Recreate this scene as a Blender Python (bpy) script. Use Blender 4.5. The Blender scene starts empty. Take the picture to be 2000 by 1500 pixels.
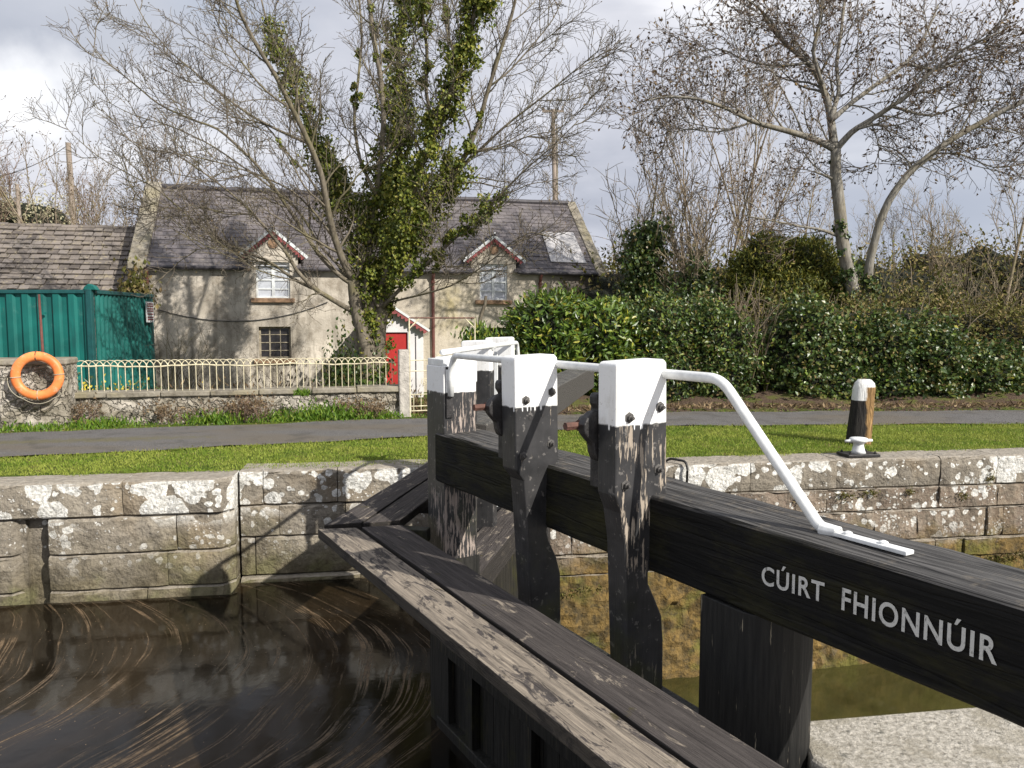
import bpy, math, random
import numpy as np
from mathutils import Vector, Matrix
R = math.radians
sc = bpy.context.scene
COL = sc.collection
rnd = random.Random(7)

# ------------------------------------------------------------------ camera
F = 1500.0; PIT = math.atan(125/1500); EYE = 1.6
cam = bpy.data.cameras.new('camera'); camo = bpy.data.objects.new('camera', cam)
COL.objects.link(camo); sc.camera = camo
cam.lens = 27.0; cam.sensor_width = 36; cam.clip_end = 2000; cam.clip_start = .05
camo.location = (0, 0, EYE); camo.rotation_euler = (math.pi/2 - PIT, 0, 0)
FW = Vector((0, math.cos(PIT), -math.sin(PIT))); UP = Vector((0, math.sin(PIT), math.cos(PIT))); RT = Vector((1, 0, 0))
EYEV = Vector((0, 0, EYE))
def ray(u, v): return RT*((u-1000)/F) + UP*((750-v)/F) + FW
def onZ(u, v, z=0.0):
    d = ray(u, v); return EYEV + d*((z-EYE)/d.z)
def atY(u, v, Y):
    d = ray(u, v); return EYEV + d*(Y/d.y)
def onP(u, v, p, n):
    d = ray(u, v); return EYEV + d*((p-EYEV).dot(n)/d.dot(n))
def proj(p):
    q = Vector(p)-EYEV; w = q.dot(FW)
    return 1000+F*q.x/w, 750-F*q.dot(UP)/w

# ------------------------------------------------------------------ materials
class G:
    def __init__(s, name):
        s.m = bpy.data.materials.new(name); s.m.use_nodes = True
        s.t = s.m.node_tree; s.b = s.t.nodes['Principled BSDF']; s._p = None
        s.out = s.t.nodes['Material Output']
    def nd(s, ty, ins=None, **at):
        n = s.t.nodes.new(ty)
        for k, v in at.items(): setattr(n, k, v)
        for k, v in (ins or {}).items(): s.put(n.inputs[k], v)
        return n
    def put(s, sock, v):
        if isinstance(v, bpy.types.NodeSocket): s.t.links.new(v, sock)
        elif isinstance(v, (tuple, list)) and len(v) == 3 and sock.type == 'RGBA': sock.default_value = (*v, 1)
        elif isinstance(v, (int, float)) and sock.type == 'RGBA': sock.default_value = (v, v, v, 1)
        else: sock.default_value = v
    def pos(s):
        if s._p is None: s._p = s.nd('ShaderNodeNewGeometry')
        return s._p.outputs['Position']
    def isl(s):
        s.pos(); return s._p.outputs['Random Per Island']
    def nrm(s):
        s.pos(); return s.nd('ShaderNodeSeparateXYZ', {0: s._p.outputs['Normal']}).outputs
    def xyz(s): return s.nd('ShaderNodeSeparateXYZ', {0: s.pos()}).outputs
    def sv(s, sx, sy, sz, rz=0, vec=None):
        if rz:
            v = s.nd('ShaderNodeMapping', {0: vec or s.pos(), 2: (0, 0, rz)}).outputs[0]
        else: v = vec or s.pos()
        return s.nd('ShaderNodeMapping', {0: v, 3: (sx, sy, sz)}).outputs[0]
    def noise(s, sc=5, det=4, ro=.55, vec=None, dist=0):
        return s.nd('ShaderNodeTexNoise', {'Vector': vec or s.pos(), 'Scale': sc, 'Detail': det, 'Roughness': ro, 'Distortion': dist}).outputs[0]
    def vor(s, sc=5, vec=None, feat='F1', out=0, rn=1):
        return s.nd('ShaderNodeTexVoronoi', {'Vector': vec or s.pos(), 'Scale': sc, 'Randomness': rn}, feature=feat).outputs[out]
    def ramp(s, f, st, ip='LINEAR'):
        n = s.nd('ShaderNodeValToRGB', {0: f}); e = n.color_ramp.elements; n.color_ramp.interpolation = ip
        while len(e) < len(st): e.new(.5)
        for el, (p, c) in zip(e, st):
            el.position = p; el.color = (c, c, c, 1) if isinstance(c, (int, float)) else (*c, 1)
        return n.outputs[0]
    def mix(s, f, a, b, bl='MIX'):
        n = s.nd('ShaderNodeMixRGB', {0: f, 1: a, 2: b}, blend_type=bl); return n.outputs[0]
    def ma(s, op, a, b=0.0, cl=False):
        n = s.nd('ShaderNodeMath', {0: a, 1: b}, operation=op); n.use_clamp = cl; return n.outputs[0]
    def mr(s, v, a, b, c=0.0, d=1.0):
        return s.nd('ShaderNodeMapRange', {0: v, 1: a, 2: b, 3: c, 4: d}).outputs[0]
    def bump(s, h, st=.5, di=.02, nrm=None):
        n = s.nd('ShaderNodeBump', {'Strength': st, 'Distance': di, 'Height': h})
        if nrm: s.put(n.inputs['Normal'], nrm)
        return n.outputs[0]
    def fin(s, col=None, ro=.8, nrm=None, spec=None, met=None):
        if col is not None: s.put(s.b.inputs['Base Color'], col)
        s.put(s.b.inputs['Roughness'], ro)
        if nrm is not None: s.put(s.b.inputs['Normal'], nrm)
        if spec is not None: s.put(s.b.inputs['Specular IOR Level'], spec)
        if met is not None: s.put(s.b.inputs['Metallic'], met)
        return s.m

def simple(name, col, ro=.7, var=.25, sc=8, bs=.3, bd=.01, met=0, spec=.5):
    g = G(name); n = g.noise(sc, 5)
    c = g.mix(g.mr(n, .3, .7), tuple(x*(1-var) for x in col), tuple(min(1, x*(1+var)) for x in col))
    return g.fin(c, ro, g.bump(g.noise(sc*4, 4), bs, bd), spec, met)

def stone_mat(name, lich=.5, mossz=None, base=((.13, .115, .095), (.37, .335, .28)), big=True, dm=(.26, .19, .05), gm=(.10, .12, .02)):
    g = G(name); x, y, z = g.xyz(); nz = g.nrm()[2]
    n1 = g.noise(2.3, 6, .6); n2 = g.noise(18, 6, .65)
    c = g.mix(g.mr(n1, .3, .7), base[0], base[1])
    c = g.mix(g.mr(n2, .35, .7, 0, .75), c, (.33, .29, .23))
    c = g.mix(g.mr(g.noise(6, 6, .75), .50, .66, 0, .85), c, (.055, .047, .038)); c = g.mix(g.mr(g.noise(34, 4, .7), .52, .66, 0, .6), c, (.045, .04, .034))
    c = g.mix(g.mr(g.noise(1.1, 3), .55, .7, 0, .6), c, (.28, .20, .11))
    # per block tone
    c = g.mix(.35, c, g.mix(g.isl(), (.13, .11, .085), (.30, .26, .20)), 'MIX')
    # lower stones: algae
    if mossz is not None:
        a, b = mossz
        zz = g.ma('ADD', z, g.mr(g.noise(1.6, 4), .3, .7, -.25, .25))
        mo = g.mix(g.mr(g.noise(5, 6, .7), .35, .65), (.045, .035, .015), dm)
        mo = g.mix(g.mr(g.noise(2.2, 3), .48, .6, 0, .8), mo, gm)
        mo = g.mix(g.mr(g.noise(16, 5, .7), .52, .62, 0, .7), mo, (.05, .04, .02))
        c = g.mix(g.mr(zz, a, b, 0, .9), c, mo)
    # lichen blobs
    wv = g.nd('ShaderNodeVectorMath', {0: g.pos(), 1: g.nd('ShaderNodeVectorMath', {0: g.nd('ShaderNodeTexNoise', {'Vector': g.pos(), 'Scale': 9.0, 'Detail': 3.0}).outputs[1], 1: (.09, .09, .09)}, operation='MULTIPLY').outputs[0]}, operation='ADD').outputs[0]
    v1 = g.vor(9, wv); v2 = g.vor(26, wv)
    patch = g.noise(1.7, 2)
    th1 = g.mr(patch, .38, .62, .0, .42*lich*1.6)
    l1 = g.ma('GREATER_THAN', g.ma('SUBTRACT', th1, v1), 0)
    if big:
        vb = g.vor(3.6, wv); thb = g.mr(g.noise(1.5, 2), .36, .56, .0, .70)
        lb = g.ma('GREATER_THAN', g.ma('SUBTRACT', thb, vb), 0)
        top = g.mr(z, -.5, -.32, 0, 1)
        l1 = g.ma('MAXIMUM', l1, g.ma('MULTIPLY', lb, top))
    th2 = g.mr(g.noise(2.6, 3), .44, .66, 0, .34*lich*1.5)
    l2 = g.ma('GREATER_THAN', g.ma('SUBTRACT', th2, v2), 0)
    low = g.mr(z, -1.0, -.38, .0, 1.0) if big else g.mr(z, -1.05, -.65)
    l = g.ma('MULTIPLY', g.ma('MAXIMUM', l1, l2), low)
    l = g.ma('MULTIPLY', l, g.mr(nz, .3, .8, 1, .12))
    wc = g.mix(g.mr(g.noise(30, 4, .7), .35, .6), (.42, .41, .37), (.78, .77, .73))
    c = g.mix(g.ma('MULTIPLY', l, g.mr(g.noise(40, 4), .3, .5, .45, 1)), c, wc)
    tp = g.mix(g.mr(n2, .3, .7), (.22, .19, .15), (.42, .38, .32))
    c = g.mix(g.mr(nz, .6, .9, 0, .75), c, tp)
    h = g.ma('ADD', g.ma('MULTIPLY', n2, 1.0), g.ma('MULTIPLY', g.noise(5, 4), 1.5))
    return g.fin(c, .9, g.bump(h, .9, .035), .25)

MT = {}
MT['stone_far'] = stone_mat('quay limestone', .6, (-.55, -1.1), dm=(.20, .17, .11), gm=(.14, .135, .06))
MT['stone_wall'] = stone_mat('downstream stone', .85, (-.85, -1.15), ((.13, .085, .062), (.27, .19, .145)), False, dm=(.25, .16, .045), gm=(.13, .13, .022))
def m_slab():
    g = G('near coping'); n = g.noise(45, 6, .7)
    c = g.mix(g.mr(n, .35, .65), (.24, .22, .18), (.60, .56, .49))
    c = g.mix(g.mr(g.noise(5, 5, .6), .5, .62, 0, .7), c, (.30, .27, .21))
    c = g.mix(g.mr(g.noise(12, 5, .7), .60, .66, 0, .8), c, (.10, .10, .085))
    cr = g.vor(2.2, g.sv(1, 1, 1), 'DISTANCE_TO_EDGE')
    c = g.mix(g.mr(cr, .0, .006, .3, 0), c, (.06, .055, .05))
    return g.fin(c, .9, g.bump(n, .8, .02), .2)
MT['slab'] = m_slab()

def m_grass():
    g = G('lawn ground'); c = g.mix(g.mr(g.noise(1.3, 4), .3, .7), (.05, .09, .012), (.13, .15, .025))
    c = g.mix(g.mr(g.noise(40, 4, .7), .4, .65, 0, .6), c, (.03, .05, .01))
    c = g.mix(g.mr(g.noise(3, 5, .6), .55, .68, 0, .8), c, (.17, .13, .06))
    return g.fin(c, .95, g.bump(g.noise(60, 3), .6, .02), .1)
MT['ground'] = m_grass()
def m_blade():
    g = G('grass blades'); x = g.isl()
    c = g.ramp(x, [(0, (.10, .175, .020)), (.5, (.18, .265, .030)), (.85, (.28, .34, .05)), (1, (.42, .38, .15))])
    c = g.mix(g.mr(g.noise(1.2, 4, .6), .40, .62, 0, .75), c, (.33, .36, .07))
    c = g.mix(g.mr(g.noise(2.1, 3, .6, g.sv(1, 1, 1, .7)), .52, .68, 0, .6), c, (.09, .15, .02))
    t = g.nd('ShaderNodeBsdfTranslucent', {0: c}); g.fin(c, .6, None, .2)
    mx = g.nd('ShaderNodeMixShader', {0: .3, 1: g.b.outputs[0], 2: t.outputs[0]}); g.t.links.new(mx.outputs[0], g.out.inputs[0])
    return g.m
MT['blade'] = m_blade()
def m_road():
    g = G('tarmac'); n = g.noise(70, 5, .75)
    c = g.mix(g.mr(n, .35, .7), (.065, .062, .062), (.235, .225, .215))
    c = g.mix(g.mr(g.noise(1.2, 5, .6, g.sv(.35, 1, 1)), .45, .62, 0, .6), c, (.15, .125, .09))
    y = g.xyz()
    # mossy crown of the lane, patchy
    t = g.ma('ADD', g.ma('MULTIPLY', y[0], -.20), y[1])
    b = g.ma('ABSOLUTE', g.ma("SUBTRACT", t, 11.08))
    mk = g.ma('MULTIPLY', g.mr(b, .0, .42, 1, 0), g.mr(y[0], -5.0, -2.8, 1, 0.0))
    mk = g.mr(g.ma('ADD', g.ma('MULTIPLY', mk, .55), g.noise(9, 5, .7)), .74, 1.0, 0, .8)
    c = g.mix(mk, c, g.mix(g.noise(25, 3), (.10, .095, .05), (.18, .16, .09)))
    c = g.mix(g.mr(g.noise(2.6, 5, .6), .52, .66, 0, .5), c, (.07, .066, .06))
    return g.fin(c, .85, g.bump(n, .9, .02), .2)
MT['road'] = m_road()
def m_dirt():
    g = G('leaf litter'); n = g.noise(30, 6, .75)
    c = g.mix(g.mr(n, .3, .7), (.04, .028, .02), (.17, .12, .085))
    c = g.mix(g.mr(g.noise(3, 4), .5, .6, 0, .7), c, (.12, .14, .03))
    return g.fin(c, .95, g.bump(n, 1, .04), .1)
MT['dirt'] = m_dirt()

def paint_mat(name, zt, peel=.5, zlow=-9.0, sub=(.50, .43, .34), whitepeel=True):
    """black bitumen paint with a white painted top"""
    g = G(name); x, y, z = g.xyz()
    blk = g.mix(g.mr(g.noise(9, 5), .3, .7), (.018, .018, .019), (.045, .044, .045))
    blk = g.mix(g.mr(g.noise(28, 3, .6), .62, .66, 0, .7), blk, (.16, .15, .14))
    gr = g.noise(1, 6, .65, g.sv(75, 75, 7), .3)
    zone = g.noise(4.5, 3, .5, g.sv(1, 1, .8))
    pk = g.ma('ADD', gr, g.ma('MULTIPLY', g.ma('SUBTRACT', zone, .5), .7))
    th = .745 - .27*peel
    nn = g.nd('ShaderNodeVectorMath', {0: (g.pos() and g._p.outputs['Normal']), 1: (.509, -.861, 0)}, operation='DOT_PRODUCT').outputs[1]
    pk = g.ma('ADD', pk, g.mr(nn, .2, .8, -.10, 0)); pk = g.ma('ADD', pk, g.mr(z, zlow-.1, zlow+.25, -.12, 0))
    pm = g.mr(pk, th, th+.02)
    wood = g.mix(g.noise(1, 5, .6, g.sv(120, 120, 8)), (.16, .125, .10), sub)
    c = g.mix(pm, blk, wood)
    # green algae on the low, damp part
    ag = g.ma('MULTIPLY', g.mr(z, .55, .1), g.mr(g.noise(3.5, 5, .65), .5, .66))
    c = g.mix(g.ma('MULTIPLY', ag, .6), c, (.05, .055, .012))
    wh = g.mix(g.mr(g.noise(14, 5, .65), .56, .72, 0, .5), (.80, .80, .79), (.52, .50, .45))
    wh = g.mix(g.mr(g.noise(1, 5, .6, g.sv(40, 40, 4)), .66, .74, 0, .35), wh, (.35, .31, .25))
    zz = g.ma('ADD', z, g.ma('MULTIPLY', g.ma('SUBTRACT', g.noise(25, 3), .5), .018))
    wh = g.mix(g.mr(g.noise(1, 5, .65, g.sv(22, 22, 2.2)), .58, .72, 0, .28), wh, (.50, .44, .34)); wh = g.mix(g.mr(g.noise(45, 4, .7), .64, .68, 0, .55), wh, (.30, .26, .20))
    zz = g.ma('ADD', zz, g.ma('MULTIPLY', g.ma('GREATER_THAN', g.noise(1, 2, .5, g.sv(60, 60, 2)), .64), .02))
    wm = g.mr(zz, zt-.004, zt+.004)
    c = g.mix(wm, c, wh)
    h = g.ma('SUBTRACT', g.ma('MULTIPLY', g.noise(1, 5, .6, g.sv(45, 45, 5)), .5), g.ma('MULTIPLY', g.ma('MULTIPLY', pm, g.ma('SUBTRACT', 1.0, wm)), .5))
    return g.fin(c, g.mix(wm, g.mr(pm, 0, 1, .42, .85), .5), g.bump(h, .5, .01), .4)

def m_beam(name, white=False, grey=0.0):
    g = G(name); ang = R(30.6)
    sd = g.sv(1, 1, 1, -ang)         # x across, y along the beam
    gr = g.noise(1, 6, .6, g.sv(60, 2.2, 60, 0, sd), .4)
    nz = g.nrm()[2]; z = g.xyz()[2]
    blk = g.mix(g.mr(gr, .35, .7), (.003, .003, .003), (.013, .0125, .012))
    al = g.mr(g.noise(3.0, 6, .7, g.sv(1, .5, 1.4, 0, sd)), .46, .68, 0, .8)
    blk = g.mix(al, blk, (.034, .032, .010))
    top = g.mix(g.mr(gr, .35, .68), (.025, .024, .024), (.13+.05*grey, .125+.05*grey, .12+.04*grey))
    top = g.mix(g.mr(g.noise(12, 5, .7), .55, .68, 0, .5), top, (.20, .17, .13))
    top = g.mix(g.mr(g.vor(1, g.sv(26, .9, 26, 0, sd), 'DISTANCE_TO_EDGE'), 0, .035, .85, 0), top, (.008, .008, .008))
    c = g.mix(g.mr(nz, .5, .8), g.mix(grey, blk, (.07, .065, .06)), top)
    h = g.ma('ADD', gr, g.mr(g.vor(1, g.sv(26, .9, 26, 0, sd), 'DISTANCE_TO_EDGE'), 0, .05, 0, .6))
    return g.fin(c, .8, g.bump(h, .7, .012), .18)
MT['beam'] = m_beam('tarred oak beam'); MT['beam_grey'] = m_beam('weathered oak beam', grey=1.0)
def m_plank(name, ang, pale, wornlim=None):
    g = G(name); sd = g.sv(1, 1, 1, -ang)
    gr = g.noise(1, 7, .65, g.sv(70, 2.6, 70, 0, sd), .5); fine = g.noise(1, 4, .6, g.sv(200, 9, 200, 0, sd))
    dk = g.mix(g.mr(gr, .3, .7), (.030, .026, .025), (.105, .092, .085))
    pl = g.mix(g.mr(gr, .34, .62), (.10, .085, .07), (.36, .305, .24))
    pl = g.mix(g.mr(fine, .4, .7, 0, .5), pl, (.16, .14, .12))
    pa = g.noise(1, 7, .72, g.sv(15, 4.5, 15, 0, sd), .8)
    c = g.mix(g.mr(pa, .62-.20*pale, .665-.20*pale), dk, pl)
    c = g.mix(g.mr(g.noise(1, 5, .7, g.sv(30, 8, 30, 0, sd)), .60, .66, 0, .8*min(1, pale*2)), c, (.035, .03, .028))
    c = g.mix(g.mr(g.noise(7, 4), .66, .72, 0, .8), c, (.07, .06, .025))
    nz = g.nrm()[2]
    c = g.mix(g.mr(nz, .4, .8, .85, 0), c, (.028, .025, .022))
    return g.fin(c, .85, g.bump(g.ma('ADD', gr, g.ma('MULTIPLY', fine, .4)), .9, .012), .2)
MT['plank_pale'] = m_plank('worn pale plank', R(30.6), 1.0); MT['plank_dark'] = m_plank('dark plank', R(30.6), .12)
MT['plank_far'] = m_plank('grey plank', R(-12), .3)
def m_wet():
    g = G('wet gate boards'); n = g.noise(1, 5, .6, g.sv(50, 50, 3)); c = g.mix(g.mr(n, .35, .7), (.008, .008, .007), (.032, .030, .026))
    c = g.mix(g.mr(g.noise(2.5, 5, .7), .52, .66, 0, .8), c, (.035, .036, .010)); c = g.mix(g.mr(g.noise(1, 5, .65, g.sv(30, 30, 2)), .60, .66, 0, .5), c, (.10, .085, .05))
    return g.fin(c, .55, g.bump(n, .6, .012), .4)
MT['leafboard'] = m_wet()
MT['white'] = simple('white gloss paint', (.72, .73, .72), .4, .14, 22, .15, .004)
def m_letter():
    g = G('worn white lettering'); c = g.mix(g.mr(g.noise(60, 5, .7), .55, .68, 0, .8), (.50, .50, .48), (.12, .12, .11)); c = g.mix(g.mr(g.noise(1, 4, .6, g.sv(50, 50, 12)), .62, .68, 0, .8), c, (.05, .05, .048))
    return g.fin(c, .7, g.bump(g.noise(50, 3), .3, .003))
MT['letter'] = m_letter()
MT['iron'] = simple('black iron', (.03, .028, .028), .5, .5, 20, .5, .006, .3)
MT['rust'] = simple('rusty iron', (.11, .05, .035), .8, .5, 25, .6, .006)
MT['rustpaint'] = simple('rust red paint', (.12, .042, .032), .7, .4, 6, .3, .006)
MT['bolt'] = simple('bolt', (.09, .085, .08), .6, .4, 40, .3, .003, .5)
MT['orange'] = None
def m_ring():
    g = G('orange ring'); c = g.mix(g.mr(g.noise(3, 4), .35, .65), (.72, .16, .035), (.86, .30, .09))
    c = g.mix(g.mr(g.noise(7, 6, .7), .56, .66, 0, .7), c, (.80, .42, .26)); c = g.mix(g.mr(g.noise(26, 5, .75), .62, .68, 0, .8), c, (.30, .12, .05))
    return g.fin(c, .5, g.bump(g.noise(30, 3), .15, .005))
MT['orange'] = m_ring()
MT['rope'] = simple('rope', (.35, .32, .24), .9)
def m_plaster():
    g = G('cottage render'); x, y, z = g.xyz()
    n = g.noise(1.2, 7, .62); c = g.mix(g.mr(n, .3, .7), (.29, .258, .21), (.56, .51, .435))
    c = g.mix(g.mr(g.noise(.55, 3), .42, .62, 0, .75), c, (.72, .65, .55))
    c = g.mix(g.mr(g.noise(2.6, 7, .72), .50, .64, 0, .6), c, (.20, .165, .125))
    ln = g.mr(g.nd('ShaderNodeTexVoronoi', {'Vector': g.nd('ShaderNodeVectorMath', {0: g.pos(), 1: g.nd('ShaderNodeTexNoise', {'Vector': g.pos(), 'Scale': 2.5, 'Detail': 4.0}).outputs[1]}, operation='ADD').outputs[0], 'Scale': .55}, feature='DISTANCE_TO_EDGE').outputs[0], 0, .008, .55, 0)
    c = g.mix(ln, c, (.12, .10, .08))
    drip = g.noise(1, 5, .6, g.sv(5, 5, .6))
    c = g.mix(g.ma('MULTIPLY', g.mr(drip, .47, .66, 0, .75), g.mr(z, -.5, 3.2, 1, .45)), c, (.15, .13, .10))
    # ochre stain by the downpipe
    st = g.ma('MULTIPLY', g.mr(g.ma('ABSOLUTE', g.ma('SUBTRACT', x, -1.75)), .1, .75, 1, 0), g.mr(g.ma('ABSOLUTE', g.ma('SUBTRACT', z, 1.95)), .2, 1.0, 1, 0))
    c = g.mix(g.ma('MULTIPLY', st, g.mr(g.noise(3, 4), .3, .6)), c, (.50, .40, .12))
    # newer, greyer render on the right-hand half
    c = g.mix(g.mr(x, -4.0, -3.4, 0, .6), c, g.mix(g.noise(8, 5, .7), (.36, .32, .25), (.50, .445, .36)))
    c = g.mix(g.mr(g.ma('ADD', x, g.ma('MULTIPLY', g.noise(1.5, 4), 1.2)), 1.4, 2.4, 0, .85), c, (.10, .085, .075))
    return g.fin(c, .95, g.bump(g.noise(14, 6, .7), .6, .03), .1)
MT['plaster'] = m_plaster()
MT['whiterender'] = simple('white render', (.62, .60, .60), .8, .12, 3)
def m_slate():
    g = G('roof slate'); i = g.isl()
    c = g.mix(i, (.068, .061, .064), (.135, .12, .124))
    c = g.mix(g.mr(g.noise(.7, 6, .65), .42, .66, 0, .65), c, (.20, .178, .168))
    c = g.mix(g.mr(g.noise(4, 6, .75), .60, .68, 0, .7), c, (.25, .22, .15))
    return g.fin(c, .6, g.bump(g.noise(12, 4), .3, .02), .4)
MT['slate'] = m_slate()
def m_stile():
    g = G('mossy stone tile'); i = g.isl()
    c = g.mix(i, (.08, .07, .064), (.205, .182, .165))
    c = g.mix(g.mr(g.noise(1.1, 5, .65), .42, .62, 0, .6), c, (.24, .205, .175))
    c = g.mix(g.mr(g.noise(7, 6, .75), .55, .63, 0, .8), c, (.29, .25, .17))
    c = g.mix(g.mr(g.noise(5, 5, .7, g.sv(1, 1, 1, 1)), .60, .66, 0, .85), c, (.05, .045, .025))
    return g.fin(c, .95, g.bump(g.noise(20, 4), .5, .03), .1)
MT['stile'] = m_stile()
def m_coping():
    g = G('gable coping'); c = g.mix(g.mr(g.noise(3, 6, .7), .35, .65), (.13, .115, .09), (.33, .30, .245))
    c = g.mix(g.mr(g.noise(2, 5), .5, .64, 0, .7), c, (.26, .23, .15)); return g.fin(c, .95, g.bump(g.noise(14, 5), .6, .03), .1)
MT['gcoping'] = m_coping()
def m_green():
    g = G('green container paint'); z = g.xyz()[2]
    c = g.mix(g.mr(g.noise(1.6, 5), .3, .7), (.004, .085, .075), (.008, .145, .125))
    c = g.mix(g.mr(g.noise(1, 5, .6, g.sv(10, 10, 1.2)), .52, .70, 0, .6), c, (.008, .055, .055)); c = g.mix(g.mr(g.noise(1, 5, .7, g.sv(14, 14, 3)), .66, .70, 0, .8), c, (.12, .075, .04)); c = g.mix(g.mr(g.noise(3, 5, .7), .60, .72, 0, .35), c, (.09, .22, .19))
    return g.fin(c, .55, g.bump(g.noise(5, 3), .15, .02), .35)
MT['green'] = m_green(); MT['darkgreen'] = simple('dark green frame', (.006, .07, .07), .5)
MT['glasswhite'] = simple('white painted pane', (.43, .45, .49), .5, .12, 6, .1, .01)
MT['glassdark'] = simple('dark pane', (.03, .028, .03), .25, .5, 7, .1, .01)
MT['frame'] = simple('window paint', (.62, .64, .64), .5, .06); MT['frameold'] = simple('old window paint', (.30, .26, .19), .8, .4, 12)
MT['sill'] = simple('stained sill', (.24, .15, .09), .9, .5, 6)
MT['red'] = simple('red door', (.36, .014, .012), .5, .2, 4, .1, .01)
MT['bargered'] = simple('maroon fretwork', (.24, .055, .055), .7, .3, 10)
MT['cream'] = simple('cream rail paint', (.58, .52, .36), .7, .35, 14, .4, .006)
MT['gutter'] = simple('gutter', (.045, .04, .045), .6)
MT['patch'] = simple('pale roof sheet', (.38, .37, .37), .7, .2, 2.5)
MT['polewood'] = simple('pole wood', (.27, .22, .18), .9, .25, 3)
MT['wire'] = simple('wire', (.05, .05, .05), .6)
MT['slatepier'] = simple('pier', (.42, .39, .35), .9, .3, 9, .8, .02)
def m_rubble():
    g = G('rubble wall'); v = g.nd('ShaderNodeTexVoronoi', {'Vector': g.nd('ShaderNodeVectorMath', {0: g.sv(1, 1, 1.7), 1: g.nd('ShaderNodeTexNoise', {'Vector': g.pos(), 'Scale': 5.0, 'Detail': 4.0}).outputs[1]}, operation='ADD').outputs[0], 'Scale': 3.4}, feature='DISTANCE_TO_EDGE').outputs[0]
    n = g.noise(9, 6, .7)
    c = g.mix(g.mr(n, .3, .7), (.17, .15, .115), (.42, .38, .31))
    c = g.mix(g.mr(g.noise(2.2, 4), .48, .6, 0, .8), c, (.50, .46, .40))
    c = g.mix(g.mr(v, 0, .045, .5, 0), c, (.09, .075, .055))
    c = g.mix(g.mr(g.noise(4, 5, .65), .58, .68, 0, .7), c, (.10, .085, .045))
    return g.fin(c, .95, g.bump(g.ma('ADD', g.mr(v, 0, .12), g.ma('MULTIPLY', n, .7)), .9, .05), .1)
MT['rubble'] = m_rubble()
def m_bark(name, a, b, moss=(.16, .14, .04), mf=.5):
    g = G(name); c = g.mix(g.mr(g.noise(1, 5, .6, g.sv(18, 18, 5)), .3, .7), a, b)
    c = g.mix(g.mr(g.noise(1.6, 4), .48, .66, 0, mf), c, moss)
    return g.fin(c, .9, g.bump(g.noise(1, 4, .6, g.sv(30, 30, 7)), .6, .02), .15)
MT['bark'] = m_bark('ash bark', (.085, .072, .052), (.22, .19, .145), (.14, .13, .04)); MT['twig'] = m_bark('ash twigs', (.075, .062, .048), (.165, .14, .11), (.14, .13, .05), .3)
MT['twig2'] = m_bark('brown twigs', (.09, .07, .055), (.20, .165, .135), (.14, .11, .07), .3)
MT['bark2'] = m_bark('pale bark', (.10, .09, .075), (.30, .28, .24), (.18, .15, .09), .5)
MT['bark3'] = m_bark('hedgerow twigs', (.14, .11, .08), (.30, .24, .175), (.15, .14, .05), .5)
MT['bark4'] = m_bark('brown haze twigs', (.14, .095, .07), (.26, .18, .135), (.15, .12, .06), .4)
def m_leaf(name, st, ro=.35, spec=.6, tr=.2, dark=None):
    g = G(name); c = g.ramp(g.isl(), st)
    t = g.nd('ShaderNodeBsdfTranslucent', {0: c}); g.fin(c, ro, None, spec)
    mx = g.nd('ShaderNodeMixShader', {0: tr, 1: g.b.outputs[0], 2: t.outputs[0]}); g.t.links.new(mx.outputs[0], g.out.inputs[0])
    return g.m
MT['ivy'] = m_leaf('ivy leaf', [(0, (.045, .070, .012)), (.5, (.13, .16, .02)), (.85, (.23, .24, .035)), (1, (.33, .29, .07))], .5, .35)
MT['laurel'] = m_leaf('laurel leaf', [(0, (.035, .07, .012)), (.5, (.085, .15, .02)), (.85, (.17, .23, .03)), (1, (.36, .32, .04))], .38, .5)
MT['ivydark'] = m_leaf('dark ivy leaf', [(0, (.022, .046, .012)), (.55, (.065, .11, .026)), (.9, (.14, .165, .035)), (1, (.20, .14, .06))], .38, .5)
MT['yew'] = m_leaf('yew', [(0, (.04, .055, .010)), (.6, (.11, .125, .018)), (1, (.24, .20, .03))], .6, .3)
MT['bramble'] = m_leaf('bramble', [(0, (.07, .055, .025)), (.35, (.11, .12, .025)), (.7, (.19, .165, .05)), (1, (.28, .20, .10))], .7, .2)
MT['bud'] = m_leaf('bud', [(0, (.06, .042, .032)), (.6, (.13, .09, .062)), (1, (.26, .18, .08))], .8, .1)
MT['weed'] = m_leaf('weed', [(0, (.05, .11, .010)), (.6, (.12, .22, .02)), (1, (.23, .30, .04))], .5, .3, .35)
MT['deadweed'] = m_leaf('dead weed', [(0, (.09, .06, .035)), (.6, (.20, .14, .08)), (1, (.33, .25, .15))], .9, .1, .2)
MT['daff'] = m_leaf('yellow petals', [(0, (.75, .55, .05)), (1, (.85, .75, .15))], .6, .2, .3)
MT['blossom'] = m_leaf('pale blossom', [(0, (.40, .38, .22)), (1, (.62, .58, .42))], .8, .1, .3)
MT['core'] = simple('shaded inner growth', (.012, .015, .006), .95, .5, 6, 1, .1)  # near-black colour paints the shade deep inside bushes and hedgerow

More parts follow.
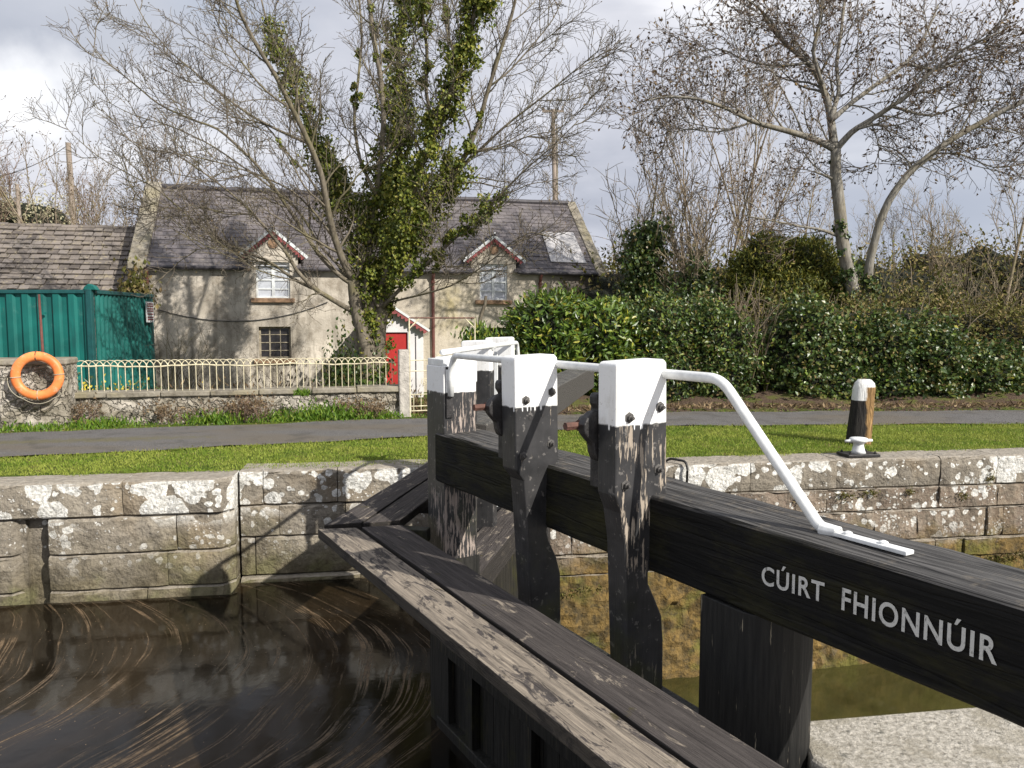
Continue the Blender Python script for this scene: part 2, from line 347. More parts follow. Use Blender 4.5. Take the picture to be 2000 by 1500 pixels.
def m_water():
    g = G('canal water'); x, y, z = g.xyz()
    nz = g.nd('ShaderNodeTexNoise', {'Vector': g.pos(), 'Scale': .45, 'Detail': 2.0})
    dx = g.ma('MULTIPLY', g.ma('SUBTRACT', nz.outputs[0], .5), .6)
    yy = g.ma('SUBTRACT', y, 5.75)
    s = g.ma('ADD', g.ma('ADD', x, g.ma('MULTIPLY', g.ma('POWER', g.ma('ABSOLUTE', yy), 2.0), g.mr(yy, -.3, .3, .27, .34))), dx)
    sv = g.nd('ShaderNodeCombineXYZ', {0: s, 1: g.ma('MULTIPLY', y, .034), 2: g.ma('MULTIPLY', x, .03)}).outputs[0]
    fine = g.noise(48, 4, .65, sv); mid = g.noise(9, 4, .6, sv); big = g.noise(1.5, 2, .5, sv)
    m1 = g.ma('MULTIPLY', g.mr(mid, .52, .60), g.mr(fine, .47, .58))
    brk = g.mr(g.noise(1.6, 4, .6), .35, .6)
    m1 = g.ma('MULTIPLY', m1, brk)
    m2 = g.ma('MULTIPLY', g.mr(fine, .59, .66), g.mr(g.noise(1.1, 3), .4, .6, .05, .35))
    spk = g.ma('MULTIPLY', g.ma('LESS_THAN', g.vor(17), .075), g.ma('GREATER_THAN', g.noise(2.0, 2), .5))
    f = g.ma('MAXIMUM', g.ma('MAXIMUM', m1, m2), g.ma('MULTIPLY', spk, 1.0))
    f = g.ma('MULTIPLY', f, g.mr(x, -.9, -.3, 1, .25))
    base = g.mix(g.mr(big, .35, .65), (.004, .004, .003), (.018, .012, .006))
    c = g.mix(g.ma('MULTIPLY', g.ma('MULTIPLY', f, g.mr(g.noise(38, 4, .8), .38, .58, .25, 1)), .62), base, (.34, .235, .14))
    nr = g.bump(g.ma('ADD', g.noise(3, 3), g.ma('MULTIPLY', g.noise(9, 2), .25)), .07, .03)
    g.b.inputs['IOR'].default_value = 1.33
    return g.fin(c, g.mr(f, 0, 1, .09, .6), nr, .5)
MT['water'] = m_water()
MT['lowwater'] = simple('low water', (.045, .042, .013), .07, .3, 2, .1, .01)

# ------------------------------------------------------------------ mesh builder
class MB:
    def __init__(s): s.v = []; s.f = []
    def add(s, vs, fs):
        o = len(s.v); s.v.extend([tuple(v) for v in vs]); s.f.extend([tuple(i+o for i in f) for f in fs])
    def prism(s, pts, off):
        n = len(pts); off = Vector(off); p = [Vector(q) for q in pts]
        nr = Vector((0, 0, 0))
        for i in range(n): nr += p[i].cross(p[(i+1) % n])
        if nr.dot(off) > 0: p.reverse()
        vs = p+[q+off for q in p]
        fs = [tuple(range(n)), tuple(range(2*n-1, n-1, -1))]+[(i, i+n, (i+1) % n+n, (i+1) % n) for i in range(n)]
        s.add(vs, fs)
    def box(s, o, ax, ay, az):
        o, ax, ay, az = map(Vector, (o, ax, ay, az)); s.prism([o, o+ax, o+ax+ay, o+ay], az)
    def cbox(s, c, sx, sy, sz, rz=0, j=0):
        x = Vector((math.cos(rz), math.sin(rz), 0)); y = Vector((-x.y, x.x, 0)); c = Vector(c)
        s.box(c-x*sx/2-y*sy/2, x*sx, y*sy, (0, 0, sz))
    def tube(s, pts, rad, n=6, cap=True):
        P = np.array([tuple(p) for p in pts], float); m = len(P)
        if isinstance(rad, (int, float)): rad = [rad]*m
        T = np.gradient(P, axis=0) if m > 2 else np.array([P[1]-P[0]]*2)
        T /= (np.linalg.norm(T, axis=1)[:, None]+1e-9)
        tm = T.mean(0); ref = np.array([0, 0, 1.]) if abs(tm[2]) < .8*np.linalg.norm(tm)+1e-9 else np.array([1., .1, 0])
        A = np.cross(T, ref); A /= (np.linalg.norm(A, axis=1)[:, None]+1e-9); B = np.cross(T, A)
        th = np.arange(n)*2*math.pi/n
        V = P[:, None, :]+np.array(rad)[:, None, None]*(np.cos(th)[None, :, None]*A[:, None, :]+np.sin(th)[None, :, None]*B[:, None, :])
        o = len(s.v); s.v.extend(map(tuple, V.reshape(-1, 3).tolist()))
        for i in range(m-1):
            a = o+i*n; b = a+n
            for k in range(n):
                k2 = (k+1) % n; s.f.append((a+k, a+k2, b+k2, b+k))
        if cap:
            s.f.append(tuple(o+k for k in range(n-1, -1, -1))); s.f.append(tuple(o+(m-1)*n+k for k in range(n)))
    def lathe(s, c, prof, n=24, ax=(0, 0, 1)):
        q = Vector((0, 0, 1)).rotation_difference(Vector(ax).normalized()); c = Vector(c); o = len(s.v)
        for r, h in prof:
            for k in range(n):
                a = 2*math.pi*k/n; s.v.append(tuple(c+q@Vector((r*math.cos(a), r*math.sin(a), h))))
        for i in range(len(prof)-1):
            for k in range(n):
                k2 = (k+1) % n; s.f.append((o+i*n+k, o+i*n+k2, o+(i+1)*n+k2, o+(i+1)*n+k))
        s.f.append(tuple(o+k for k in range(n-1, -1, -1))); s.f.append(tuple(o+(len(prof)-1)*n+k for k in range(n)))
    def leaves(s, C, D, N, L, W, fold=.25):
        """rhombic folded leaves. C centres, D directions, N normals"""
        C = np.asarray(C); D = D/(np.linalg.norm(D, axis=1)[:, None]+1e-9); S = np.cross(D, N); S /= (np.linalg.norm(S, axis=1)[:, None]+1e-9)
        Nn = np.cross(S, D); L = np.asarray(L)[:, None]; W = np.asarray(W)[:, None]
        a = C-D*L/2; b = C+S*W/2+Nn*W*fold-D*L*.08; c = C+D*L/2; d = C-S*W/2+Nn*W*fold-D*L*.08
        V = np.stack([a, b, c, d], 1).reshape(-1, 3); o = len(s.v)
        s.v.extend(map(tuple, V.tolist()))
        s.f.extend([(o+4*i, o+4*i+1, o+4*i+2, o+4*i+3) for i in range(len(C))])

def tag(o, label=None, cat=None, group=None, kind=None):
    if label: o['label'] = label
    if cat: o['category'] = cat
    if group: o['group'] = group
    if kind: o['kind'] = kind
    return o
def thing(name, label, cat, loc, group=None):
    o = bpy.data.objects.new(name, None); COL.objects.link(o); o.location = loc; o.empty_display_size = .2
    return tag(o, label, cat, group)
def wl(o):
    p = Vector((0, 0, 0))
    while o is not None: p += o.location; o = o.parent
    return p
def part(name, mb, m, parent=None, base=None, smooth=False, bevel=0, seg=2, auto=None):
    """links ONE mesh object; mb is in world coordinates"""
    if parent is not None: b = wl(parent)
    else: b = Vector(base) if base is not None else Vector((0, 0, 0))
    V = np.array(mb.v)-np.array(tuple(b))
    me = bpy.data.meshes.new(name); me.from_pydata(V.tolist(), [], mb.f)
    me.materials.append(MT[m] if isinstance(m, str) else m)
    if smooth: me.polygons.foreach_set('use_smooth', [True]*len(me.polygons))
    o = bpy.data.objects.new(name, me); COL.objects.link(o)
    if parent is not None: o.parent = parent
    else: o.location = b
    if bevel:
        md = o.modifiers.new('bevel', 'BEVEL'); md.width = bevel; md.segments = seg; md.limit_method = 'ANGLE'; md.angle_limit = R(35); md.harden_normals = False
    return o
def struct(name, mb, m, **k): return tag(part(name, mb, m, **k), kind='structure')
def clone(o, off=(0, 0, 0), parent=None):
    c = o.copy(); COL.objects.link(c); c.parent = parent
    if parent is None: c.location = o.location+Vector(off)
    for ch in [q for q in o.children]:
        d = ch.copy(); COL.objects.link(d); d.parent = c
        for g2 in ch.children:
            e = g2.copy(); COL.objects.link(e); e.parent = d
    return c
#==SECTIONS==
# ------------------------------------------------------------------ quay frame, ground, road, water
Q0 = Vector((-2.85, 7.68, 0)); QS = Vector((.989, .148, 0)).normalized(); QT = Vector((-QS.y, QS.x, 0))
def QP(s, t, z=0.0): return Q0+QS*s+QT*t+Vector((0, 0, z))
def st(p): d = Vector(p)-Q0; return d.dot(QS), d.dot(QT)
def s_at(u, v, t=0.0): return st(onP(u, v, QP(0, t), QT))[0]
WATER = -1.17
NEARR = [(-40, 2.2), (-14, 6.6), (-5.88, 8.82), (-1.18, 10.43), (2.4, 11.5), (7.8, 11.75), (20, 13), (60, 18)]
FARR = [(-40, 5.0), (-14, 9.2), (-7.2, 10.76), (-1.41, 12.4), (2.74, 13.2), (8.9, 13.5), (20, 14.8), (60, 20)]
def lin(T, x):
    return float(np.interp(x, [a for a, b in T], [b for a, b in T]))
def gh(x, y):
    far = lin(FARR, x); d = y-far
    return 0 if d < .6 else -.5*min(1, (d-.6)/1.6)
def build_ground():
    mb = MB(); ss = [-300, -120, -60, -30, -20, -15, -12, -10]+[-9+.5*i for i in range(50)]+[18, 22, 30, 45, 80, 160, 300]
    ts = [.43, .8, 1.5]+[2+.35*i for i in range(22)]+[11, 13, 16, 20, 28, 40, 70, 120, 250, 600]
    for s in ss:
        for t in ts:
            p = QP(s, t); mb.v.append((p.x, p.y, -.012+gh(p.x, p.y)+(0 if t < 1 else .012*math.sin(s*2.1+t*3))))
    n = len(ts)
    for i in range(len(ss)-1):
        for j in range(n-1): mb.f.append((i*n+j, (i+1)*n+j, (i+1)*n+j+1, i*n+j+1))
    struct('ground', mb, 'ground', smooth=True)
    mb = MB(); xs = [-40+.4*i for i in range(250)]; r = random.Random(3)
    for x in xs:
        a = lin(NEARR, x)+.05*math.sin(x*3.1)+r.uniform(-.05, .05); b = lin(FARR, x)+.06*math.sin(x*2.3+1)+r.uniform(-.06, .06)
        for k in range(7):
            y = a+(b-a)*k/6; mb.v.append((x, y, .012+.02*math.sin(math.pi*k/6)))
    for i in range(len(xs)-1):
        for k in range(6): mb.f.append((i*7+k, (i+1)*7+k, (i+1)*7+k+1, i*7+k+1))
    struct('road', mb, 'road', smooth=True)
build_ground()

def blades(name, kind_mat, N, xr, yr, cond, h=(.025, .05), w=.006, seed=1, lean=.5, z0=0.0, label=None):
    g = np.random.default_rng(seed); X = g.uniform(*xr, N); Y = g.uniform(*yr, N)
    k = np.array([cond(x, y) for x, y in zip(X, Y)]); X = X[k]; Y = Y[k]; n = len(X)
    H = g.uniform(h[0], h[1], n); D = np.stack([g.normal(0, lean, n), g.normal(0, lean, n), np.ones(n)], 1)
    Z = np.array([gh(x, y) for x, y in zip(X, Y)])+z0
    D /= np.linalg.norm(D, axis=1)[:, None]
    C = np.stack([X, Y, Z], 1)+D*H[:, None]*.45
    Nn = np.stack([g.normal(0, 1, n), -np.abs(g.normal(0, 1, n)), g.normal(0, .4, n)+.2], 1)
    mb = MB(); mb.leaves(C, D, Nn, H, np.full(n, w)*g.uniform(.7, 1.4, n), .1)
    o = part(name, mb, kind_mat); tag(o, label, 'grass', kind='stuff'); return o
def c_lawn(x, y):
    s, t = st((x, y, 0)); return t > .40+.04*math.sin(s*5)+.03*math.sin(s*13) and y < lin(NEARR, x)+.03*math.sin(x*9)
blades('grass', 'blade', 230000, (-7, 10.5), (7, 12.6), c_lawn, (.022, .045), .007, 1, .6, 0, 'mown green grass strip between the lock coping and the lane')
def wallline(x): return 11.8+(x+6.85)*(13.0-11.8)/5.03
def c_verge(x, y):
    f = lin(FARR, x)
    if x < -1.2: return f-.02 < y < wallline(x)+.1
    return f-.02 < y < f+.35 and rnd.random() < .35
blades('verge_grass', 'weed', 26000, (-10, 10), (9.5, 14.5), c_verge, (.02, .07), .012, 2, .6, 0, 'rough weedy grass along the foot of the garden wall')
# leaf litter bank under the hedge
mb = MB(); xs = [-1.0+.3*i for i in range(60)]
for x in xs:
    a = lin(FARR, x)
    for k in range(6): mb.v.append((x, a+.12+.05*math.sin(x*5)+k*.28, .0+.05*k*(1+.4*math.sin(x*3+k))*.7-(.03 if k == 0 else 0)))
for i in range(len(xs)-1):
    for k in range(5): mb.f.append((i*6+k, (i+1)*6+k, (i+1)*6+k+1, i*6+k+1))
struct('earth_bank', mb, 'dirt', smooth=True)
blades('edge_moss', 'bramble', 16000, (-9, 10), (8, 14), lambda x, y: (abs(y-lin(NEARR, x)+.03) < .10+.05*math.sin(x*2.7) or abs(y-lin(FARR, x)) < .12+.06*math.sin(x*3.3)), (.015, .04), .012, 9, 1.2, .012, 'moss and dead grass creeping over both edges of the lane')
blades('dead_leaves', 'deadweed', 9000, (-1, 12), (12.6, 15.6), lambda x, y: lin(FARR, x)+.1 < y < lin(FARR, x)+1.2, (.05, .14), .03, 6, 1.4, .05, 'dry leaf litter and twigs on the bank under the hedge')

# --- quay masonry
def stone(mb, s0, s1, z0, z1, t0=0.0, depth=.45, g=None, rr=0, rl=0, amp=.012, bv=1.0):
    g = g or rnd; s0 += g.uniform(.001, .007); s1 -= g.uniform(.001, .007); z0 += g.uniform(.001, .005); z1 -= g.uniform(.001, .004); t0 += g.uniform(-.008, .008)
    path = [(.035, z0), (.006, z0+.018)]
    nz = max(2, int((z1-z0)/.09))
    for k in range(1, nz): path.append((0, z0+(z1-z0)*k/nz))
    path += [(.004*bv, z1-.035*bv), (.014*bv, z1-.012*bv), (.045*bv, z1)]
    for k in range(1, 4): path.append((.045*bv+(depth-.045*bv)*k/3, z1))
    nx = max(3, int((s1-s0)/.1)); cols = []
    for i in range(nx+1):
        s = s0+(s1-s0)*i/nx; e = 0
        if i == 0 or i == nx: e = .018*bv
        if rr and s > s1-rr: e = rr-math.sqrt(max(0, rr*rr-(s-(s1-rr))**2))
        if rl and s < s0+rl: e = rl-math.sqrt(max(0, rl*rl-((s0+rl)-s)**2))
        row = []
        for j, (t, z) in enumerate(path):
            jt = g.uniform(-amp, amp) if 0 < j < len(path)-3 else 0
            jz = g.uniform(-.004, .004) if j > len(path)-4 else 0
            row.append(QP(s, t0+max(t, 0)+(e if t < .2 else 0)+jt, z+jz))
        cols.append(row)
    m = len(path); o = len(mb.v)
    for row in cols: mb.v.extend([tuple(p) for p in row])
    for i in range(nx):
        for j in range(m-1): a = o+i*m+j; mb.f.append((a, a+m, a+m+1, a+1))
    mb.add([tuple(p) for p in cols[0]]+[tuple(QP(s0, t0+depth, z0))], [tuple(range(m+1))])
    mb.add([tuple(p) for p in cols[-1]]+[tuple(QP(s1, t0+depth, z0))], [tuple(range(m, -1, -1))])
def course(mb, a, b, z0, z1, t0, joints=None, lo=.5, hi=1.1, seed=1, skip=(), **k):
    g = random.Random(seed); J = sorted([j for j in (joints or []) if a < j < b]); x = J[0] if J else b
    pts = [a]
    if J:
        x = J[0]; left = []
        while x-a > hi: x -= g.uniform(lo, hi); left.append(x)
        pts = [a]+sorted([p for p in left if p > a+.1])+J; last = J[-1]
    else: last = a
    while b-last > hi: last += g.uniform(lo, hi); pts.append(last) if b-last > .15 else None
    pts.append(b)
    for p, q in zip(pts, pts[1:]):
        if any(p < y and q > x for x, y in skip):
            for x, y in skip:
                if p < x: stone(mb, p, x, z0, z1, t0, g=g, **k)
                if q > y: stone(mb, y, q, z0, z1, t0, g=g, **k)
            continue
        kk = dict(k)
        if q == b and kk.get('rr') is None: pass
        if q != b: kk.pop('rr', None)
        if p != a: kk.pop('rl', None)
        stone(mb, p, q, z0, z1, t0, g=g, **kk)
lw = thing('lock_wall', 'long grey limestone lock wall with white lichen blotches on its far side coping', 'lock wall', tuple(QP(0, 0)))
gl, gr = s_at(45, 1110), s_at(92, 1110)
cop = MB(); course(cop, -12, 0, -.36, 0, 0, [s_at(240, 1000)], .9, 1.4, 2, rr=.14)
S1 = 3.2
course(cop, 0.02, S1, -.36, 0.015, .27, [s_at(660, 970, .3)], .7, 1.0, 3)
course(cop, S1+.02, 30, -.34, 0.01, 0, [s_at(1318, 930), s_at(1468, 930), s_at(1637, 930), s_at(1838, 930)], .7, 1.1, 4)
part('coping', cop, 'stone_far', lw, smooth=False)
mas = MB()
hole = (s_at(293, 1060), s_at(322, 1060))
course(mas, -12, 0, -.735, -.36, .012, [s_at(95, 1100), s_at(345, 1080)], .6, 1.2, 5, skip=((gl, gr),), rr=.14)
course(mas, -12, 0, -1.10, -.735, 0.0, [s_at(95, 1150)], .9, 1.5, 6, skip=((gl, gr),), rr=.14)
course(mas, -12, 0, -1.75, -1.10, -.012, [s_at(95, 1150)], .9, 1.5, 7, skip=((gl, gr),), rr=.14)
course(mas, .02, S1, -.70, -.36, .285, [s_at(545, 1000, .3)], .6, 1.0, 8)
course(mas, .02, S1, -1.12, -.70, .28, [s_at(500, 1100, .3)], .9, 1.5, 9)
course(mas, .02, S1, -1.75, -1.12, .20, None, .9, 1.5, 10)
for b0, b1, t in ((-12, gl, .10), (gl-.1, gr+.1, .17), (gr, -.05, .10), (.0, S1, .40)):
    mas.prism([QP(b0, t, -1.8), QP(b1, t, -1.8), QP(b1, t, -.05), QP(b0, t, -.05)], QT*.3)
part('masonry', mas, 'stone_far', lw)
dwn = MB(); z = -.34; k = 0
for h in (.27, .36, .22):
    course(dwn, S1+.02, 30, z-h, z, .01 if k < 2 else -.02 if k == 2 else .0, None, .22, .85, 20+k, amp=.022, bv=.35)
    z -= h; k += 1
from math import sin as _s
def rough_face(a, L, z0, z1, t, sd, amp=.035, ds=.07):
    mb = MB(); nx = int(L/ds)+1; nz = int((z1-z0)/ds)+1; r = random.Random(sd)
    for i in range(nx+1):
        for j in range(nz+1):
            s = L*i/nx; z = z0+(z1-z0)*j/nz; o = amp*(.5*_s(s*3.1+z*2)+.5*_s(s*1.3-z*5+2)+r.uniform(-.5, .5)) - (.05 if _s(s*2.2+3*_s(z*1.5)) > .93 else 0)*-1
            mb.v.append(tuple(QP(a+s, t+o, z)))
        mb.v.append(tuple(QP(a+L*i/nx, t+.3, z1)))
    m = nz+2
    for i in range(nx):
        for j in range(m-1): q = i*m+j; mb.f.append((q, q+m, q+m+1, q+1))
    return mb
rf0 = rough_face(S1+.02, 22, -4, z, -.03, 3); dwn.add(rf0.v, rf0.f)
dwn.prism([QP(S1-.1, .10, -4), QP(30, .10, -4), QP(30, .10, -.05), QP(S1-.1, .10, -.05)], QT*.3)
part('downstream_masonry', dwn, 'stone_wall', lw)
# moss tufts on the wall
g = np.random.default_rng(5); C = []; 
for (u, v, rx, n) in ((1150, 1150, .22, 420), (1700, 962, .10, 70), (1650, 967, .12, 90), (1775, 960, .07, 50), (1560, 975, .06, 30), (1930, 935, .05, 60), (1985, 1085, .3, 300), (1880, 968, .1, 60), (1940, 1092, .2, 160), (1100, 1160, .15, 160)):
    c = onP(u, v, QP(0, 0), QT)
    for i in range(n):
        C.append(c+QS*float(g.normal(0, rx*.5))+Vector((0, 0, float(g.normal(0, .025))))-QT*float(abs(g.normal(0.02, .02))))
C = np.array([tuple(c) for c in C]); n = len(C)
mb = MB(); mb.leaves(C, g.normal(0, 1, (n, 3))+[0, -.3, -.3], g.normal(0, 1, (n, 3)), g.uniform(.02, .06, n), g.uniform(.008, .02, n))
tag(part('moss', mb, 'bramble'), 'tufts of moss growing from the joints of the lock wall', 'moss', kind='stuff')

# --- water
NP = Vector((1.14, 2.965, 0))            # corner of the near quay beside the heel post
def build_water():
    mb = MB(); z = WATER
    pts = [QP(-12, -.1, z), QP(-.0, -.1, z), QP(0, .35, z), QP(3.1, .35, z), Vector((-.35, 4.95, z)), Vector((1.05, 2.75, z)), NP-QS*14-QT*.6+Vector((0, 0, z))]
    mb.f.append(tuple(range(len(pts)))[::-1]); mb.v = [tuple(p) for p in pts]
    return tag(part('water', mb, 'water'), kind='structure')
build_water()
mb = MB(); a = [QP(3, .4, -2.42), QP(40, .4, -2.42), QP(40, -9, -2.42), QP(3, -9, -2.42)]
mb.v = [tuple(p) for p in a]; mb.f = [(0, 1, 2, 3)][::1]
struct('lower_water', mb, 'lowwater')

# --- near quay (the side the photographer stands on)
def build_near():
    mb = MB()
    A = NP; B = NP+QS*14; rec = NP-QS*.02-QT*.5
    top = [A+Vector((0, 0, 0)), B, B-QT*9, rec-QS*14-QT*7, rec-QS*14, rec, Vector((1.10, 2.70, 0))]
    n = 14
    mb2 = MB(); mb2.prism([p+Vector((0, 0, -4)) for p in top], (0, 0, 4-.004))
    return mb2
w2 = thing('near_quay', 'pale rough stone quay at the lower right beneath the balance beam', 'quay', tuple(NP))
part('paving', build_near(), 'slab', w2, bevel=.02, seg=3)
# ------------------------------------------------------------------ lock gates
ZB = .86
b0 = onZ(1278, 971, ZB); b1 = onZ(2000, 1184, ZB)
D1 = Vector((-.509, .861, 0)).normalized(); A1 = Vector((D1.y, -D1.x, 0))   # along the beam to the mitre / downstream
BL = b0                                                            # on the upstream face
def bs(u, v, z=ZB):                                                # point of the beam's upper edge seen near (u, v)
    d = ray(u, v); e = Vector((d.x, d.y, 0)).normalized(); en = Vector((e.y, -e.x, 0))
    t = -(Vector((BL.x, BL.y, 0)).dot(en))/D1.dot(en)
    return BL+D1*t
s3 = (bs(1270, 972)-BL).dot(D1); s2 = (bs(1068, 913)-BL).dot(D1); s1 = (bs(864, 855)-BL).dot(D1)
print('beam posts s', s3, s2, s1, 'beam', BL)
HT, UW = 'h', 'u'
# local gate frame: h = distance towards the heel from the mitre end, w = towards downstream, z
def thick(u0, v0, u1, s):      # thickness of a post so that its far corner shows at u1
    p = onP(u0, v0, BL+D1*s, D1); k = (u1-1000)/F
    # (p + D1 x): X = k * depth, depth ~ along FW
    f = lambda x: proj(p+D1*x)[0]-u1
    lo, hi = 0, .6
    for _ in range(40):
        m = (lo+hi)/2
        if f(m) > 0: lo = m
        else: hi = m
    return lo
T3 = thick(1204, 800, 1168, s3); T2 = thick(1007, 800, 980, s2); T1 = thick(865, 780, 832, s1)
print('thick', T3, T2, T1)
SM = s1+T1                                                         # mitre end
def prof(pix, s):                                                  # photo outline of a post -> (w, z) on its sunlit face
    out = []
    for u, v in pix:
        p = onP(u, v, BL+D1*s, D1); out.append(((p-BL).dot(A1), p.z))
    return out
P3 = prof([(1209, 708), (1297, 701), (1303, 708), (1303, 966), (1290, 985), (1290, 1100), (1267, 1117), (1267, 1140), (1280, 1170), (1293, 1203), (1296, 1250), (1294, 1520), (1228, 1520), (1226, 1330), (1220, 1063), (1213, 1003), (1202, 970), (1204, 714)], s3)
P2 = prof([(1009, 697), (1084, 692), (1089, 699), (1091, 897), (1080, 930), (1080, 1000), (1068, 1037), (1072, 1055), (1087, 1087), (1095, 1120), (1097, 1350), (1044, 1350), (1038, 1180), (1027, 987), (1023, 940), (1008, 920), (1005, 702)], s2)
P1 = prof([(866, 716), (928, 711), (930, 716), (930, 1180), (870, 1180)], s1)
for n_, p_ in (('P3', P3), ('P2', P2), ('P1', P1)): print(n_, [(round(a, 3), round(b, 3)) for a, b in p_])
zt3 = prof([(1250, 829)], s3)[0][1]; zt2 = prof([(1045, 794)], s2)[0][1]; zt1 = prof([(900, 766)], s1)[0][1]
print('white', zt3, zt2, zt1)
MT['post3'] = paint_mat('flaking black and white paint', zt3, .68, .50); MT['post2'] = paint_mat('black and white paint', zt2, .12, .5)
MT['post1'] = paint_mat('worn black and white paint', zt1, .80, sub=(.50, .42, .37)); MT['postfar'] = paint_mat('chipped black and white paint', 1.16, .35)
ZW = .28                                                           # walkway height
def plank(mb, quad, th=.055):
    mb.prism([q for q in quad], (0, 0, -th))
class Gate:
    """frame of a gate leaf: h from the mitre towards the heel, w from the beam's upstream face downstream"""
    def __init__(s, M, H, W, root): s.M, s.H, s.W, s.root = M, H, W, root
    def p(s, h, w, z): return s.M+s.H*h+s.W*w+Vector((0, 0, z))
def rodlocal(g, pts, r, n=10): mb = MB(); mb.tube([g.p(*q) for q in pts], r, n); return mb
def smoothpath(pts, k=5, rad=.05):
    out = [pts[0]]
    for i in range(1, len(pts)-1):
        a, b, c = (np.array(x, float) for x in (pts[i-1], pts[i], pts[i+1]))
        r = min(rad, np.linalg.norm(a-b)*.45, np.linalg.norm(c-b)*.45)
        p = b+(a-b)/np.linalg.norm(a-b)*r; q = b+(c-b)/np.linalg.norm(c-b)*r
        for j in range(k+1):
            t = j/k; out.append(tuple((1-t)**2*p+2*t*(1-t)*b+t*t*q))
    out.append(pts[-1]); return out
def build_gate(g, far=False):
    R_ = g.root; L = [(SM-s) for s in (s1, s2, s3)]                # h of the lit faces
    bm = 'beam_grey' if far else 'beam'
    # balance beam, tapering a little, with worn edges
    mb = MB(); hend = 7.0 if far else 6.6; nb = 40; rr = random.Random(4)
    rows = []
    for i in range(nb+1):
        h = T1*.6+(hend-T1*.6)*i/nb; j = lambda: rr.uniform(-.003, .003)
        wd = .34; lift = .0
        c = .012
        zt = ZB; zb = .535
        sec = [(0+j(), zb+c), (0+j(), (zt+zb)/2), (0+j(), zt-c), (c, zt+j()), (wd*.5, zt+.006+j()), (wd-c, zt+j()), (wd+j(), zt-c), (wd+j(), zb+c), (wd-c, zb+j()), (c, zb+j())]
        rows.append([g.p(h, w, z+lift) for w, z in sec])
    m = 10
    for r_ in rows: mb.v.extend([tuple(q) for q in r_])
    flip = far
    for i in range(nb):
        for j in range(m):
            q = (i*m+j, i*m+(j+1) % m, (i+1)*m+(j+1) % m, (i+1)*m+j)
            mb.f.append(q if not flip else q[::-1])
    e0 = tuple(range(m)); e1 = tuple(nb*m+k for k in range(m))
    mb.f.append(e0[::-1] if not flip else e0); mb.f.append(e1 if not flip else e1[::-1])
    bo = part('balance_beam', mb, bm, R_, smooth=False)
    # posts
    for P, h, T, mt, nm, bev in ((P3, L[2], T3, 'post3', 'paddle_post', .012), (P2, L[1], T2, 'post2', 'paddle_post', .012), (P1, L[0], T1, 'post1', 'mitre_post', .006)):
        if far: mt = 'postfar'
        mb = MB(); pts = [g.p(h, w, z) for w, z in P]; pts = pts if not far or nm == 'mitre_post' else [g.p(h, w, z+(.0)) for w, z in P]
        mb.prism(pts, g.H*(-T)); po = part(nm, mb, mt, R_, bevel=bev, seg=3)
        if nm == 'mitre_post':
            cp = MB(); w0, w1 = P1[0][0]+.004, P1[1][0]-.004; zt = P1[0][1]
            cp.prism([g.p(h-.008, w0, zt), g.p(h-.008, w1, zt), g.p(h-T+.008, w1, zt), g.p(h-T+.008, w0, zt)], (0, 0, .045))
            part('cap_board', cp, 'white', po, bevel=.006)
            lo = MB(); ww = .26; zl_ = .02 if not far else -.43; lo.prism([g.p(h+.02, 0.02, zl_), g.p(h+.02, ww, zl_), g.p(h-T, ww*.9, zl_), g.p(h-T, .02, zl_)], (0, 0, -3.6)); part('lower_post', lo, 'leafboard', R_)
        else:
            # bolts with nuts
            a0 = P[0][0]; 
            for (wf, z) in ((.22, 1.20), (.86, 1.235), (.16, .92), (.84, .97)):
                wx = a0+wf*(P[2][0]-a0); bb = MB(); c = g.p(h, wx, z)
                bb.lathe(c-g.H*.002, [(.024, 0), (.024, .005), (.0135, .006), (.0135, .018), (.008, .019), (.007, .032)], 6, g.H)
                part('bolt', bb, 'bolt', po)
            for (wf, z) in ((.33, zt3-.06), (.64, zt3-.05)):
                wx = a0+wf*(P[2][0]-a0); bb = MB(); bb.lathe(g.p(h, wx, z)-g.H*.002, [(.009, 0), (.009, .004)], 8, g.H); part('bolt', bb, 'iron', po)
            # paddle gear on the mitre-side face of the post, sticking out upstream
            w0 = P[0][0]; hb = h-T
            gm = MB()
            sq = lambda L_: [(w*.62, 1.0+(z-.845)*.725) for w, z in L_]
            pr = sq([(.10, 1.245), (-.015, 1.25), (-.03, 1.225), (-.03, 1.19), (.0, 1.15), (-.055, 1.14), (-.10, 1.11), (-.125, 1.07), (-.12, 1.02), (-.085, .985), (-.05, .955), (-.04, .90), (-.02, .86), (.02, .845), (.12, .84)])
            gm.prism([g.p(hb-.004, w0+w, z) for w, z in pr], g.H*(-.05))
            gm2 = part('paddle_gear', gm, 'iron', po, bevel=.008)
            gm = MB(); gm.lathe(g.p(hb-.005, w0+.01, 1.15), [(.02, 0), (.065, .004), (.065, .035), (.04, .04), (.04, .12), (.02, .125)], 18, -g.H)
            gm.cbox(g.p(hb-.09, w0+.07, .875), .07, .05, .4, math.atan2(g.H.y, g.H.x))
            part('gear_wheel', gm, 'iron', gm2)
            gm = MB(); c = g.p(hb-.06, w0-.02, 1.155)
            gm.tube([c, c-g.W*.05], .024, 8); gm.tube([c-g.W*.05, c-g.W*.115], .018, 6)
            part('spindle', gm, 'rust', gm2)
            rk = MB(); rk.box(g.p(hb-.13, w0+.12, .88), g.W*.03, g.H*-.03, (0, 0, .42)) if not far else rk.box(g.p(hb-.13, w0+.12, -.2), g.W*.03, g.H*-.03, (0, 0, 1.5)); part('paddle_rod', rk, 'white' if far else 'iron', po)
    # handrail
    p3r = prof([(1303, 730)], s3)[0]; wr = p3r[0]-.012; zr = p3r[1]
    hb = None
    for k in range(400):
        h = L[2]+k*.01
        if proj(G1.p(h, wr, zr))[0] > 1408: hb = h; break
